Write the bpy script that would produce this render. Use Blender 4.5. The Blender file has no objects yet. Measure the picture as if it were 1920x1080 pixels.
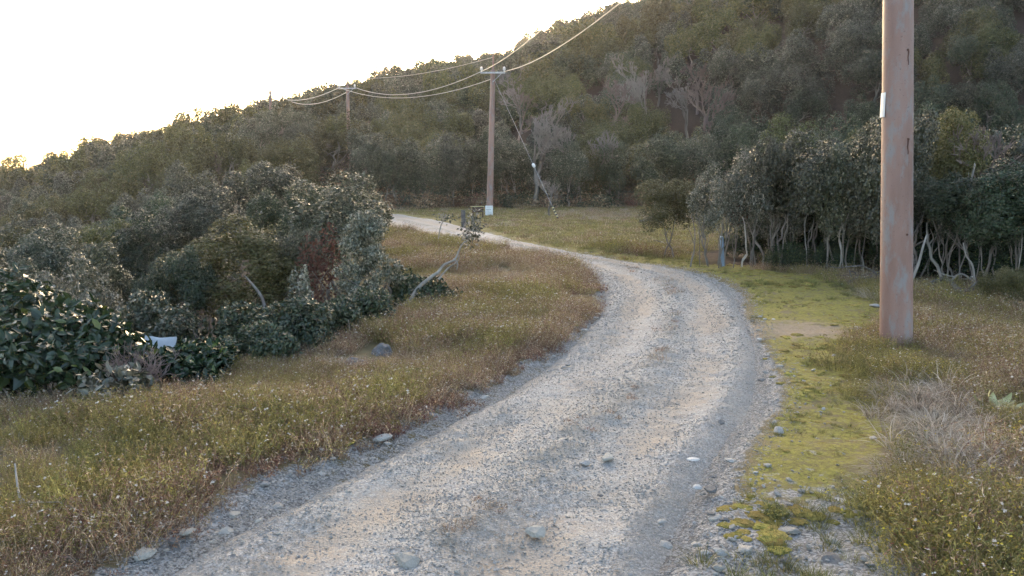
import bpy, math
import numpy as np
from mathutils import Vector, Matrix

S = bpy.context.scene
COL = S.collection
PI = math.pi
R = math.radians

# ------------------------------------------------------------------ camera, sky, sun, exposure
CAM_H = 2.0
FPX = 1600.0                       # focal length in pixels of the 1920 px wide photograph
PITCH = math.atan(215.0 / 1600.0)  # horizon about pixel row 325
cam_d = bpy.data.cameras.new('camera')
cam_d.sensor_width = 36.0
cam_d.lens = 36.0 * FPX / 1920.0
cam_d.clip_start = 0.05
cam_d.clip_end = 3000.0
cam = bpy.data.objects.new('camera', cam_d)
COL.objects.link(cam)
cam.location = (0, 0, CAM_H)
cam.rotation_euler = (PI / 2 - PITCH, 0, 0)
S.camera = cam

SUN_EL = R(7.7)
SUN_AZ = R(-1.4)                   # measured from +Y towards +X
world = bpy.data.worlds.new('World')
S.world = world
world.use_nodes = True
wn = world.node_tree.nodes
wl = world.node_tree.links
bg = wn['Background']
sky = wn.new('ShaderNodeTexSky')
sky.sky_type = 'NISHITA'
sky.sun_disc = False
sky.sun_elevation = SUN_EL
sky.sun_rotation = SUN_AZ
sky.altitude = 10
sky.air_density = 0.65
sky.dust_density = 2.6
sky.ozone_density = 0.1
wl.new(sky.outputs['Color'], bg.inputs['Color'])
bg.inputs['Strength'].default_value = 0.15
sun_d = bpy.data.lights.new('sun', 'SUN')
sun_d.energy = 2.0
sun_d.angle = R(0.5)
sun_d.color = (1.0, 0.76, 0.56)
sun = bpy.data.objects.new('sun', sun_d)
COL.objects.link(sun)
sdir = Vector((math.sin(SUN_AZ) * math.cos(SUN_EL), math.cos(SUN_AZ) * math.cos(SUN_EL), math.sin(SUN_EL)))
sun.rotation_euler = (-sdir).to_track_quat('-Z', 'Y').to_euler()
sun.location = (0, 0, 60)
S.view_settings.view_transform = 'Standard'
S.view_settings.look = 'None'
S.view_settings.gamma = 1.0
S.view_settings.use_curve_mapping = False
S.view_settings.exposure = 2.55
S.render.engine = 'CYCLES'
cy = S.cycles
cy.max_bounces = 6
cy.diffuse_bounces = 3
cy.glossy_bounces = 2
cy.transmission_bounces = 3
cy.volume_bounces = 1
cy.transparent_max_bounces = 8
cy.use_denoising = True
cy.denoiser = 'OPENIMAGEDENOISE'
cy.sample_clamp_indirect = 6.0
cy.caustics_reflective = False
cy.caustics_refractive = False

# ------------------------------------------------------------------ helpers
cp, sp = math.cos(PITCH), math.sin(PITCH)


def pix(px, py, Y):
    """Point at ground distance Y that the photograph shows at pixel px, py (used once to survey the place)."""
    k = (540.0 - py) / FPX
    dz = Y * (k * cp - sp) / (cp + k * sp)
    depth = Y * cp - dz * sp
    return np.array([(px - 960.0) / FPX * depth, Y, CAM_H + dz])


def proj(p):
    dz = p[2] - CAM_H
    depth = p[1] * cp - dz * sp
    up = p[1] * sp + dz * cp
    return 960 + FPX * p[0] / depth, 540 - FPX * up / depth


def vnoise(x, y, seed=0):
    x = np.asarray(x, float); y = np.asarray(y, float)
    xi = np.floor(x).astype(np.int64); yi = np.floor(y).astype(np.int64)
    xf = x - xi; yf = y - yi
    u = xf * xf * (3 - 2 * xf); v = yf * yf * (3 - 2 * yf)

    def h(a, b):
        n = (a * 374761393 + b * 668265263 + seed * 1274126177) & 0xffffffff
        n = ((n ^ (n >> 13)) * 1274126177) & 0xffffffff
        n = n ^ (n >> 16)
        return (n & 0xffff) / 65535.0
    a = h(xi, yi); b = h(xi + 1, yi); c = h(xi, yi + 1); d = h(xi + 1, yi + 1)
    return (a * (1 - u) + b * u) * (1 - v) + (c * (1 - u) + d * u) * v


def fbm(x, y, seed=0, o=3):
    s, a, t = 0, 1.0, 0
    for i in range(o):
        s = s + a * vnoise(np.asarray(x) * 2 ** i, np.asarray(y) * 2 ** i, seed + i * 17)
        t += a; a *= 0.5
    return s / t


def sstep(a, b, x):
    t = np.clip((np.asarray(x, float) - a) / (b - a), 0, 1)
    return t * t * (3 - 2 * t)


def make_mesh(name, V, faces, mats=None, midx=None, smooth=False, attrs=None):
    """faces: list of integer arrays (n,3) or (n,4)."""
    me = bpy.data.meshes.new(name)
    V = np.asarray(V, np.float32)
    me.vertices.add(len(V))
    me.vertices.foreach_set('co', V.ravel())
    faces = [np.asarray(f, np.int32) for f in faces if len(f)]
    tot = np.concatenate([np.full(len(f), f.shape[1], np.int32) for f in faces])
    lv = np.concatenate([f.ravel() for f in faces])
    me.loops.add(len(lv))
    me.loops.foreach_set('vertex_index', lv)
    st = np.zeros(len(tot), np.int32)
    st[1:] = np.cumsum(tot)[:-1]
    me.polygons.add(len(tot))
    me.polygons.foreach_set('loop_start', st)
    for m in (mats or []):
        me.materials.append(m)
    if midx is not None:
        me.polygons.foreach_set('material_index', np.asarray(midx, np.int32))
    me.polygons.foreach_set('use_smooth', np.full(len(tot), bool(smooth)))
    for k, a in (attrs or {}).items():
        at = me.attributes.new(k, 'FLOAT', 'POINT')
        at.data.foreach_set('value', np.asarray(a, np.float32))
    me.update(calc_edges=True)
    return me


class MB:
    """collects pieces of ONE mesh"""
    def __init__(s):
        s.V = []; s.F3 = []; s.F4 = []; s.m3 = []; s.m4 = []; s.n = 0

    def add(s, V, F, m=0):
        F = np.asarray(F, np.int64)
        V = np.asarray(V, float).reshape(-1, 3)
        if F.shape[1] == 3:
            s.F3.append(F + s.n); s.m3.append(np.full(len(F), m))
        else:
            s.F4.append(F + s.n); s.m4.append(np.full(len(F), m))
        s.V.append(V); s.n += len(V)
        return s

    def mesh(s, name, mats, smooth=False):
        fs, ms = [], []
        if s.F3: fs.append(np.concatenate(s.F3)); ms.append(np.concatenate(s.m3))
        if s.F4: fs.append(np.concatenate(s.F4)); ms.append(np.concatenate(s.m4))
        return make_mesh(name, np.concatenate(s.V), fs, mats, np.concatenate(ms), smooth)


def link(name, data, parent=None, loc=(0, 0, 0), rot=(0, 0, 0), scale=(1, 1, 1)):
    o = bpy.data.objects.new(name, data)
    COL.objects.link(o)
    o.location = loc; o.rotation_euler = rot; o.scale = scale
    if parent is not None:
        o.parent = parent
    return o


def tag(o, label=None, cat=None, group=None, kind=None):
    if label: o['label'] = label
    if cat: o['category'] = cat
    if group: o['group'] = group
    if kind: o['kind'] = kind
    return o


def thing(name, label, cat, loc, rz=0.0, group=None):
    return tag(link(name, None, None, loc, (0, 0, rz)), label, cat, group)


def unit(v):
    v = np.asarray(v, float)
    return v / np.maximum(np.linalg.norm(v, axis=-1, keepdims=True), 1e-9)


def tube(P, rad, sides=8, cap=True):
    P = np.asarray(P, float); n = len(P)
    rad = np.broadcast_to(np.asarray(rad, float), (n,))
    T = unit(np.gradient(P, axis=0))
    ref = np.array([0.0, 0, 1]) if abs(T[:, 2]).mean() < 0.8 else np.array([1.0, 0, 0])
    A = unit(np.cross(T, ref)); B = np.cross(T, A)
    a = np.linspace(0, 2 * PI, sides, endpoint=False)
    V = P[:, None] + rad[:, None, None] * (np.cos(a)[None, :, None] * A[:, None] + np.sin(a)[None, :, None] * B[:, None])
    V = V.reshape(-1, 3)
    i = np.arange(n - 1)[:, None] * sides; j = np.arange(sides)[None, :]; k = (j + 1) % sides
    F = np.stack([i + j, i + k, i + sides + k, i + sides + j], -1).reshape(-1, 4)
    out = [(V, F)]
    if cap:
        out.append((np.vstack([V[-sides:], P[-1:]]), np.stack([np.arange(sides), (np.arange(sides) + 1) % sides, np.full(sides, sides)], -1)))
        out.append((np.vstack([V[:sides], P[:1]]), np.stack([(np.arange(sides) + 1) % sides, np.arange(sides), np.full(sides, sides)], -1)))
    return out


def add_tube(mb, P, rad, sides=8, m=0, cap=True):
    for V, F in tube(P, rad, sides, cap):
        mb.add(V, F, m)
    return mb


def box(mb, c, d, m=0, ax=None):
    c = np.asarray(c, float); h = np.asarray(d, float) / 2
    s = np.array([[-1, -1, -1], [1, -1, -1], [1, 1, -1], [-1, 1, -1], [-1, -1, 1], [1, -1, 1], [1, 1, 1], [-1, 1, 1]]) * h
    if ax is not None:
        s = s @ np.asarray(ax, float)
    mb.add(c + s, [[0, 3, 2, 1], [4, 5, 6, 7], [0, 1, 5, 4], [1, 2, 6, 5], [2, 3, 7, 6], [3, 0, 4, 7]], m)
    return mb


# ------------------------------------------------------------------ materials
def new_mat(name):
    m = bpy.data.materials.new(name)
    m.use_nodes = True
    nt = m.node_tree
    for n in list(nt.nodes): nt.nodes.remove(n)
    out = nt.nodes.new('ShaderNodeOutputMaterial')
    b = nt.nodes.new('ShaderNodeBsdfPrincipled')
    nt.links.new(b.outputs[0], out.inputs[0])
    return m, nt, b, out


def N(nt, t, **kw):
    n = nt.nodes.new(t)
    for k, v in kw.items():
        setattr(n, k, v)
    return n


def mixc(nt, a, b, f):
    n = nt.nodes.new('ShaderNodeMix'); n.data_type = 'RGBA'
    for sock, v in ((n.inputs[0], f), (n.inputs[6], a), (n.inputs[7], b)):
        if isinstance(v, (tuple, list)):
            sock.default_value = (*v, 1) if len(v) == 3 else v
        elif isinstance(v, (int, float)):
            sock.default_value = v
        else:
            nt.links.new(v, sock)
    return n.outputs[2]


def mth(nt, op, a, b=0.0, c=None, clamp=False):
    n = nt.nodes.new('ShaderNodeMath'); n.operation = op; n.use_clamp = clamp
    for i, v in enumerate((a, b, c)):
        if v is None: continue
        if isinstance(v, (int, float)): n.inputs[i].default_value = v
        else: nt.links.new(v, n.inputs[i])
    return n.outputs[0]


def noise(nt, scale, detail=4, rough=0.55, vec=None):
    n = nt.nodes.new('ShaderNodeTexNoise')
    n.inputs['Scale'].default_value = scale; n.inputs['Detail'].default_value = detail; n.inputs['Roughness'].default_value = rough
    if vec is not None: nt.links.new(vec, n.inputs['Vector'])
    return n.outputs['Fac']


def ramp(nt, fac, stops):
    n = nt.nodes.new('ShaderNodeValToRGB')
    e = n.color_ramp.elements
    while len(e) > 1: e.remove(e[-1])
    e[0].position = stops[0][0]; e[0].color = (*stops[0][1], 1)
    for p, c in stops[1:]:
        x = e.new(p); x.color = (*c, 1)
    nt.links.new(fac, n.inputs[0])
    return n.outputs[0]


def hsv_vary(nt, col, dv=0.5, dh=0.03, base=0.75):
    """value and hue vary from one object (or instance) to the next"""
    oi = N(nt, 'ShaderNodeObjectInfo')
    h = N(nt, 'ShaderNodeHueSaturation')
    nt.links.new(col, h.inputs['Color'])
    nt.links.new(mth(nt, 'MULTIPLY_ADD', oi.outputs['Random'], dv, base), h.inputs['Value'])
    r2 = mth(nt, 'FRACT', mth(nt, 'MULTIPLY', oi.outputs['Random'], 37.3))
    nt.links.new(mth(nt, 'MULTIPLY_ADD', r2, dh * 2, 0.5 - dh), h.inputs['Hue'])
    return h.outputs[0]


def leaf_mat(name, stops, rough=0.38, transl=0.22, spec=0.5, dv=0.5, dh=0.02, tcol=None):
    m, nt, b, out = new_mat(name)
    g = N(nt, 'ShaderNodeNewGeometry')
    c = ramp(nt, g.outputs['Random Per Island'], stops)
    c = hsv_vary(nt, c, dv, dh)
    nt.links.new(c, b.inputs['Base Color'])
    b.inputs['Roughness'].default_value = rough
    b.inputs['Specular IOR Level'].default_value = spec
    if transl > 0:
        t = N(nt, 'ShaderNodeBsdfTranslucent')
        if tcol is None:
            nt.links.new(c, t.inputs[0])
        else:
            t.inputs[0].default_value = (*tcol, 1)
        mx = N(nt, 'ShaderNodeMixShader'); mx.inputs[0].default_value = transl
        nt.links.new(b.outputs[0], mx.inputs[1]); nt.links.new(t.outputs[0], mx.inputs[2])
        nt.links.new(mx.outputs[0], out.inputs[0])
    return m


def plain_mat(name, stops, rough=0.8, scale=6.0, bump=0.0, metal=0.0, dv=0.0, spec=0.4, bscale=None, stretch=None):
    m, nt, b, out = new_mat(name)
    tc = N(nt, 'ShaderNodeTexCoord')
    vec = tc.outputs['Object']
    if stretch:
        mp = N(nt, 'ShaderNodeMapping'); mp.inputs['Scale'].default_value = stretch
        nt.links.new(vec, mp.inputs[0]); vec = mp.outputs[0]
    f = noise(nt, scale, 5, 0.6, vec)
    c = ramp(nt, f, stops)
    if dv: c = hsv_vary(nt, c, dv, 0.01, 1 - dv / 2)
    nt.links.new(c, b.inputs['Base Color'])
    b.inputs['Roughness'].default_value = rough
    b.inputs['Metallic'].default_value = metal
    b.inputs['Specular IOR Level'].default_value = spec
    if bump:
        bp = N(nt, 'ShaderNodeBump'); bp.inputs['Strength'].default_value = bump; bp.inputs['Distance'].default_value = 0.02
        nt.links.new(noise(nt, bscale or scale * 3, 6, 0.65, vec), bp.inputs['Height'])
        nt.links.new(bp.outputs[0], b.inputs['Normal'])
    return m


M = {}  # palest leaf stops: natural variety, raised to stand in for sky glints
M['leaf_dark'] = leaf_mat('leaf_dark', [(0, (.010, .020, .009)), (.5, (.021, .038, .015)), (.85, (.038, .056, .024)), (.95, (.065, .08, .04)), (1, (.13, .135, .085))], .36, .12, .55, dv=.9, dh=.02)
M['leaf_olive'] = leaf_mat('leaf_olive', [(0, (.034, .038, .010)), (.5, (.068, .072, .018)), (.88, (.105, .102, .028)), (1, (.15, .135, .05))], .45, .15, .5, dv=.9, dh=.025)
M['leaf_silver'] = leaf_mat('leaf_silver', [(0, (.015, .023, .012)), (.5, (.031, .043, .02)), (.8, (.058, .067, .038)), (.93, (.12, .12, .085)), (1, (.24, .23, .18))], .33, .15, .7, dv=.8, dh=.02)
M['leaf_broad'] = leaf_mat('leaf_broad', [(0, (.016, .034, .018)), (.55, (.028, .055, .026)), (.93, (.05, .08, .035)), (1, (.16, .19, .04))], .27, .2, .55, dv=.3)
M['leaf_blue'] = leaf_mat('leaf_blue', [(0, (.02, .036, .02)), (.5, (.038, .06, .032)), (.85, (.07, .095, .05)), (.96, (.12, .13, .06)), (1, (.2, .2, .13))], .36, .18, .6, dv=.3)
M['leaf_grove'] = leaf_mat('leaf_grove', [(0, (.02, .026, .013)), (.45, (.045, .052, .025)), (.78, (.088, .092, .048)), (.92, (.15, .145, .09)), (1, (.27, .25, .18))], .34, .15, .7, dv=.6, dh=.02)
M['leaf_light'] = leaf_mat('leaf_light', [(0, (.035, .045, .025)), (.4, (.08, .085, .052)), (.7, (.17, .165, .12)), (1, (.38, .35, .28))], .28, .18, .9)
M['leaf_yellow'] = leaf_mat('leaf_yellow', [(0, (.055, .062, .018)), (.6, (.115, .118, .034)), (.9, (.19, .18, .06)), (1, (.28, .25, .11))], .42)
M['leaf_dead'] = leaf_mat('leaf_dead', [(0, (.06, .025, .015)), (.6, (.11, .045, .028)), (1, (.17, .09, .06))], .7, .25)
M['bark'] = plain_mat('bark', [(.3, (.10, .085, .075)), (.55, (.20, .18, .16)), (.75, (.34, .31, .28))], .85, 9, .6, dv=.5, stretch=(1, 1, .3))
M['bark_pale'] = plain_mat('bark_pale', [(.3, (.20, .18, .16)), (.55, (.32, .295, .265)), (.8, (.46, .43, .40))], .8, 10, .5, dv=.3, stretch=(1, 1, .3))
M['bark_dark'] = plain_mat('bark_dark', [(.3, (.04, .034, .03)), (.6, (.09, .08, .07)), (.8, (.16, .15, .135))], .85, 8, .5, dv=.3)
M['twig_grey'] = plain_mat('twig_grey', [(.3, (.155, .138, .125)), (.7, (.28, .25, .232))], .85, 3, dv=.4)
M['twig_red'] = plain_mat('twig_red', [(.3, (.15, .11, .10)), (.7, (.25, .19, .17))], .85, 3, dv=.3)
M['herb_dry'] = leaf_mat('herb_dry', [(0, (.13, .076, .055)), (.35, (.26, .17, .11)), (.7, (.40, .30, .19)), (1, (.58, .49, .36))], .7, .35, .3, dv=.6, dh=.02)
M['herb_red'] = leaf_mat('herb_red', [(0, (.12, .055, .042)), (.5, (.21, .115, .085)), (1, (.34, .225, .165))], .75, .3, .3, dv=.5)
M['herb_olive'] = leaf_mat('herb_olive', [(0, (.12, .105, .036)), (.5, (.25, .215, .07)), (1, (.42, .36, .14))], .65, .35, .3, dv=.6, dh=.02)
M['herb_green'] = leaf_mat('herb_green', [(0, (.085, .095, .03)), (.5, (.16, .165, .055)), (1, (.28, .27, .10))], .55, .35, .35, dv=.4, dh=.02)
M['straw'] = leaf_mat('straw', [(0, (.20, .16, .12)), (.4, (.38, .32, .255)), (.8, (.56, .49, .41)), (1, (.70, .63, .54))], .65, .3, .3, dv=.3, dh=.01)
M['fluff'] = leaf_mat('fluff', [(0, (.55, .50, .44)), (1, (.82, .79, .74))], .9, .3, .2, dv=.2, dh=0)
M['petal'] = leaf_mat('petal', [(0, (.60, .42, .04)), (1, (.75, .60, .08))], .6, .25, .3, dv=.2, dh=.01)
M['moss'] = leaf_mat('moss', [(0, (.14, .105, .03)), (.5, (.27, .22, .055)), (1, (.40, .33, .10))], .9, .15, .15, dv=.6, dh=.02)
M['stone'] = plain_mat('stone', [(.25, (.26, .25, .24)), (.5, (.37, .355, .335)), (.75, (.50, .48, .455))], .85, 14, .5, dv=.5, spec=.25)
M['stone_pale'] = plain_mat('stone_pale', [(.25, (.33, .305, .275)), (.55, (.43, .405, .365)), (.8, (.56, .535, .49))], .85, 12, .6, dv=.3, spec=.25)
M['stone_white'] = plain_mat('stone_white', [(.25, (.46, .45, .44)), (.75, (.64, .63, .62))], .8, 12, .5, dv=.15)
M['stone_dark'] = plain_mat('stone_dark', [(.25, (.09, .09, .095)), (.55, (.17, .17, .17)), (.8, (.28, .27, .25))], .8, 9, .6, dv=.3)
M['rock_blue'] = plain_mat('rock_blue', [(.25, (.08, .08, .085)), (.55, (.18, .18, .185)), (.8, (.30, .30, .30))], .85, 6, .8, spec=.2)
M['steel'] = plain_mat('galvanised_steel', [(.3, (.30, .31, .33)), (.7, (.5, .51, .53))], .45, 12, .1, metal=.6)
M['porcelain'] = plain_mat('porcelain', [(.3, (.72, .72, .72)), (.7, (.82, .82, .81))], .25, 5)
M['cable'] = plain_mat('cable', [(.3, (.60, .56, .50)), (.7, (.72, .68, .62))], .5, 4)
M['sign_white'] = plain_mat('sign_white', [(.3, (.66, .70, .72)), (.7, (.78, .80, .82))], .5, 3)
M['ink'] = plain_mat('ink', [(.3, (.05, .05, .055)), (.7, (.09, .09, .1))], .6, 4)
M['yellow_paint'] = plain_mat('yellow_paint', [(.3, (.50, .42, .20)), (.7, (.68, .60, .36))], .6, 8)
M['black_paint'] = plain_mat('black_paint', [(.3, (.03, .03, .03)), (.7, (.07, .07, .07))], .6, 8)
M['blue_post'] = plain_mat('blue_post', [(.3, (.16, .22, .30)), (.7, (.30, .37, .45))], .7, 5, .2, stretch=(1, 1, .3))
M['wood_dark'] = plain_mat('weathered_wood', [(.3, (.045, .03, .026)), (.6, (.085, .06, .05)), (.8, (.14, .11, .095))], .85, 8, .4, stretch=(.3, 1, 1))
M['driftwood'] = plain_mat('driftwood', [(.3, (.05, .045, .045)), (.55, (.14, .13, .125)), (.8, (.30, .29, .28))], .85, 7, .6)
M['sheet'] = plain_mat('pale_patch', [(.3, (.40, .44, .48)), (.7, (.56, .59, .62))], .5, 4, .4)


def pole_mat():
    m, nt, b, out = new_mat('rusty_painted_steel')
    tc = N(nt, 'ShaderNodeTexCoord'); v = tc.outputs['Object']
    mp = N(nt, 'ShaderNodeMapping'); mp.inputs['Scale'].default_value = (1, 1, .22); nt.links.new(v, mp.inputs[0])
    base = ramp(nt, noise(nt, 3, 5, .6, mp.outputs[0]), [(.3, (.22, .125, .10)), (.5, (.285, .172, .142)), (.72, (.33, .22, .19))])
    mp2 = N(nt, 'ShaderNodeMapping'); mp2.inputs['Scale'].default_value = (1, 1, .35); nt.links.new(v, mp2.inputs[0])
    patch = ramp(nt, noise(nt, 7, 6, .7, mp2.outputs[0]), [(.50, (0, 0, 0)), (.64, (1, 1, 1))])
    c = mixc(nt, base, (.25, .25, .255), mth(nt, 'MULTIPLY', patch, .75))
    pits = ramp(nt, noise(nt, 34, 4, .7, v), [(.62, (0, 0, 0)), (.70, (1, 1, 1))])
    c = mixc(nt, c, (.10, .055, .042), mth(nt, 'MULTIPLY', pits, .7))
    nt.links.new(c, b.inputs['Base Color'])
    b.inputs['Roughness'].default_value = .55
    bp = N(nt, 'ShaderNodeBump'); bp.inputs['Strength'].default_value = .25; bp.inputs['Distance'].default_value = .01
    nt.links.new(noise(nt, 40, 5, .6, v), bp.inputs['Height']); nt.links.new(bp.outputs[0], b.inputs['Normal'])
    return m


M['pole'] = pole_mat()
M['pole_rust'] = plain_mat('rust_stain', [(.3, (.07, .03, .022)), (.7, (.13, .06, .045))], .85, 20)


def attr(nt, name):
    a = N(nt, 'ShaderNodeAttribute'); a.attribute_name = name
    return a.outputs['Fac']


def road_mat():
    m, nt, b, out = new_mat('gravel_road')
    tc = N(nt, 'ShaderNodeTexCoord'); v = tc.outputs['Object']
    vo = N(nt, 'ShaderNodeTexVoronoi'); vo.inputs['Scale'].default_value = 62; nt.links.new(v, vo.inputs['Vector'])
    sep = N(nt, 'ShaderNodeSeparateColor'); nt.links.new(vo.outputs['Color'], sep.inputs[0])
    vo2 = N(nt, 'ShaderNodeTexVoronoi'); vo2.inputs['Scale'].default_value = 130; nt.links.new(v, vo2.inputs['Vector'])
    sep2 = N(nt, 'ShaderNodeSeparateColor'); nt.links.new(vo2.outputs['Color'], sep2.inputs[0])
    f = mth(nt, 'ADD', mth(nt, 'MULTIPLY', sep.outputs[0], .5), mth(nt, 'MULTIPLY', sep2.outputs[1], .5))
    grav = ramp(nt, f, [(.1, (.21, .202, .195)), (.4, (.315, .305, .29)), (.7, (.385, .375, .36)), (.93, (.55, .535, .515))])
    grav = mixc(nt, grav, (.30, .265, .215), mth(nt, 'MULTIPLY', ramp(nt, noise(nt, 1.1, 4, .6, v), [(.4, (0, 0, 0)), (.7, (1, 1, 1))]), .45))
    sand = ramp(nt, noise(nt, 60, 5, .7, v), [(.3, (.255, .21, .168)), (.5, (.335, .288, .238)), (.75, (.41, .362, .31))])
    n2 = noise(nt, 9, 5, .7, v)
    rut = mth(nt, 'ADD', attr(nt, 'sand'), mth(nt, 'MULTIPLY', mth(nt, 'SUBTRACT', n2, .5), 1.6))
    rf = ramp(nt, rut, [(.35, (0, 0, 0)), (.75, (1, 1, 1))])
    c = mixc(nt, grav, sand, mth(nt, 'MULTIPLY', rf, .85))
    n3 = noise(nt, 7, 5, .7, v)
    dk = mth(nt, 'MULTIPLY', attr(nt, 'dark'), ramp(nt, n3, [(.35, (0, 0, 0)), (.65, (1, 1, 1))]))
    c = mixc(nt, c, (.13, .12, .095), mth(nt, 'MULTIPLY', dk, .75))
    c = mixc(nt, c, (.55, .53, .50), mth(nt, 'MULTIPLY', attr(nt, 'pale'), ramp(nt, noise(nt, 2.2, 4, .6, v), [(.42, (0, 0, 0)), (.6, (1, 1, 1))])))
    nt.links.new(c, b.inputs['Base Color'])
    b.inputs['Roughness'].default_value = .85
    b.inputs['Specular IOR Level'].default_value = .3
    bp = N(nt, 'ShaderNodeBump'); bp.inputs['Strength'].default_value = .6; bp.inputs['Distance'].default_value = .008
    h = mth(nt, 'ADD', mth(nt, 'SUBTRACT', 1.0, mth(nt, 'MULTIPLY', vo.outputs['Distance'], 1.0)), mth(nt, 'MULTIPLY', noise(nt, 120, 4, .7, v), .6))
    nt.links.new(h, bp.inputs['Height']); nt.links.new(bp.outputs[0], b.inputs['Normal'])
    return m


def moss_mat():
    m, nt, b, out = new_mat('moss_pad')
    v = N(nt, 'ShaderNodeTexCoord').outputs['Object']
    c = ramp(nt, noise(nt, 60, 5, .75, v), [(.3, (.14, .105, .04)), (.5, (.27, .22, .06)), (.7, (.38, .32, .11))])
    nt.links.new(hsv_vary(nt, c, .5, .02), b.inputs['Base Color'])
    b.inputs['Roughness'].default_value = .95; b.inputs['Specular IOR Level'].default_value = .1
    bp = N(nt, 'ShaderNodeBump'); bp.inputs['Strength'].default_value = .8; bp.inputs['Distance'].default_value = .006
    nt.links.new(noise(nt, 220, 4, .7, v), bp.inputs['Height']); nt.links.new(bp.outputs[0], b.inputs['Normal'])
    return m


M['moss_pad'] = moss_mat()


def ground_mat():
    m, nt, b, out = new_mat('ground')
    tc = N(nt, 'ShaderNodeTexCoord'); v = tc.outputs['Object']
    n1 = noise(nt, 3.0, 6, .65, v)
    soil = ramp(nt, n1, [(.3, (.10, .075, .05)), (.5, (.17, .13, .085)), (.7, (.24, .195, .125))])
    grass = ramp(nt, noise(nt, 1.2, 6, .65, v), [(.3, (.14, .115, .05)), (.5, (.22, .19, .075)), (.7, (.29, .23, .11))])
    c = mixc(nt, soil, grass, attr(nt, 'grass'))
    mossc = ramp(nt, noise(nt, 22, 8, .8, v), [(.34, (.12, .085, .045)), (.45, (.20, .17, .05)), (.57, (.295, .275, .062)), (.72, (.38, .36, .10))])
    mf = mth(nt, 'ADD', attr(nt, 'moss'), mth(nt, 'MULTIPLY', mth(nt, 'SUBTRACT', noise(nt, 4, 8, .82, v), .575), 4.0))
    c = mixc(nt, c, mossc, ramp(nt, mf, [(.4, (0, 0, 0)), (.62, (1, 1, 1))]))
    vo = N(nt, 'ShaderNodeTexVoronoi'); vo.inputs['Scale'].default_value = 75; nt.links.new(v, vo.inputs['Vector'])
    sep = N(nt, 'ShaderNodeSeparateColor'); nt.links.new(vo.outputs['Color'], sep.inputs[0])
    grav = ramp(nt, sep.outputs[0], [(.1, (.16, .155, .15)), (.5, (.27, .265, .255)), (.9, (.44, .43, .42))])
    gf = mth(nt, 'ADD', attr(nt, 'gravel'), mth(nt, 'MULTIPLY', mth(nt, 'SUBTRACT', noise(nt, 8, 6, .7, v), .5), 1.5))
    c = mixc(nt, c, grav, ramp(nt, gf, [(.42, (0, 0, 0)), (.6, (1, 1, 1))]))
    sandc = ramp(nt, noise(nt, 30, 5, .7, v), [(.3, (.26, .195, .135)), (.7, (.40, .32, .23))])
    sf = mth(nt, 'ADD', attr(nt, 'sand'), mth(nt, 'MULTIPLY', mth(nt, 'SUBTRACT', noise(nt, 6, 5, .7, v), .5), 1.0))
    c = mixc(nt, c, sandc, ramp(nt, sf, [(.4, (0, 0, 0)), (.7, (1, 1, 1))]))
    lit = ramp(nt, noise(nt, 6, 6, .7, v), [(.3, (.03, .022, .017)), (.6, (.065, .042, .032)), (.8, (.11, .075, .055))])
    c = mixc(nt, c, lit, attr(nt, 'litter'))
    nt.links.new(c, b.inputs['Base Color'])
    b.inputs['Roughness'].default_value = .95
    b.inputs['Specular IOR Level'].default_value = .2
    bp = N(nt, 'ShaderNodeBump'); bp.inputs['Strength'].default_value = .9; bp.inputs['Distance'].default_value = .02
    nt.links.new(noise(nt, 45, 6, .7, v), bp.inputs['Height']); nt.links.new(bp.outputs[0], b.inputs['Normal'])
    return m


M['road'] = road_mat()
M['ground'] = ground_mat()

# ------------------------------------------------------------------ lie of the land
SKY_PX = [-400, 0, 60, 130, 200, 330, 450, 530, 600, 700, 800, 850, 930, 1000, 1060, 1130, 1190, 1300, 1500, 1920, 2400]
SKY_PY = [338, 314, 300, 276, 258, 222, 198, 172, 164, 140, 120, 112, 104, 76, 46, 24, 8, -40, -110, -200, -260]
T_RID = [-.9, -.6, -.3, 0, .25, .6, .9]
D_RID = [100, 110, 130, 160, 150, 140, 130]
T_FOOT = [-.9, -.6, -.3, -.16, -.08, 0, .2, .35, .6, .9]
D_FOOT = [30, 30, 47, 50, 52, 52, 54, 46, 40, 36]
CANOPY = 5.0
_t, _z = [], []
for _px, _py in zip(SKY_PX, SKY_PY):
    _Y = 130.0
    for _ in range(4):
        _p = pix(_px, _py, _Y)
        _Y = float(np.interp(_p[0] / _p[1], T_RID, D_RID))
    _t.append(_p[0] / _p[1]); _z.append(_p[2] - CANOPY)
EDGE_Y = [-10, 0, 3, 6.9, 8.4, 9.0, 10.2, 12.3, 16, 22, 28, 36, 42, 50, 70]
EDGE_X = [-9, -7.5, -6, -4.1, -2.95, -2.1, -1.6, -.9, -1.7, -2.7, -4.2, -8, -11, -16, -28]
# forest edge on the right: wood lies to the right of / behind this line
WOOD_X = [3.7, 4.1, 5.0, 5.7, 6.5, 7.4, 8.2, 10, 14, 30]
WOOD_Y = [21.0, 18.9, 18.2, 17.4, 16.2, 15.0, 13.9, 12.0, 10.0, 6.0]


def bank_w(x, y):
    return np.maximum(0, np.interp(y, EDGE_Y, EDGE_X) - x)


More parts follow.
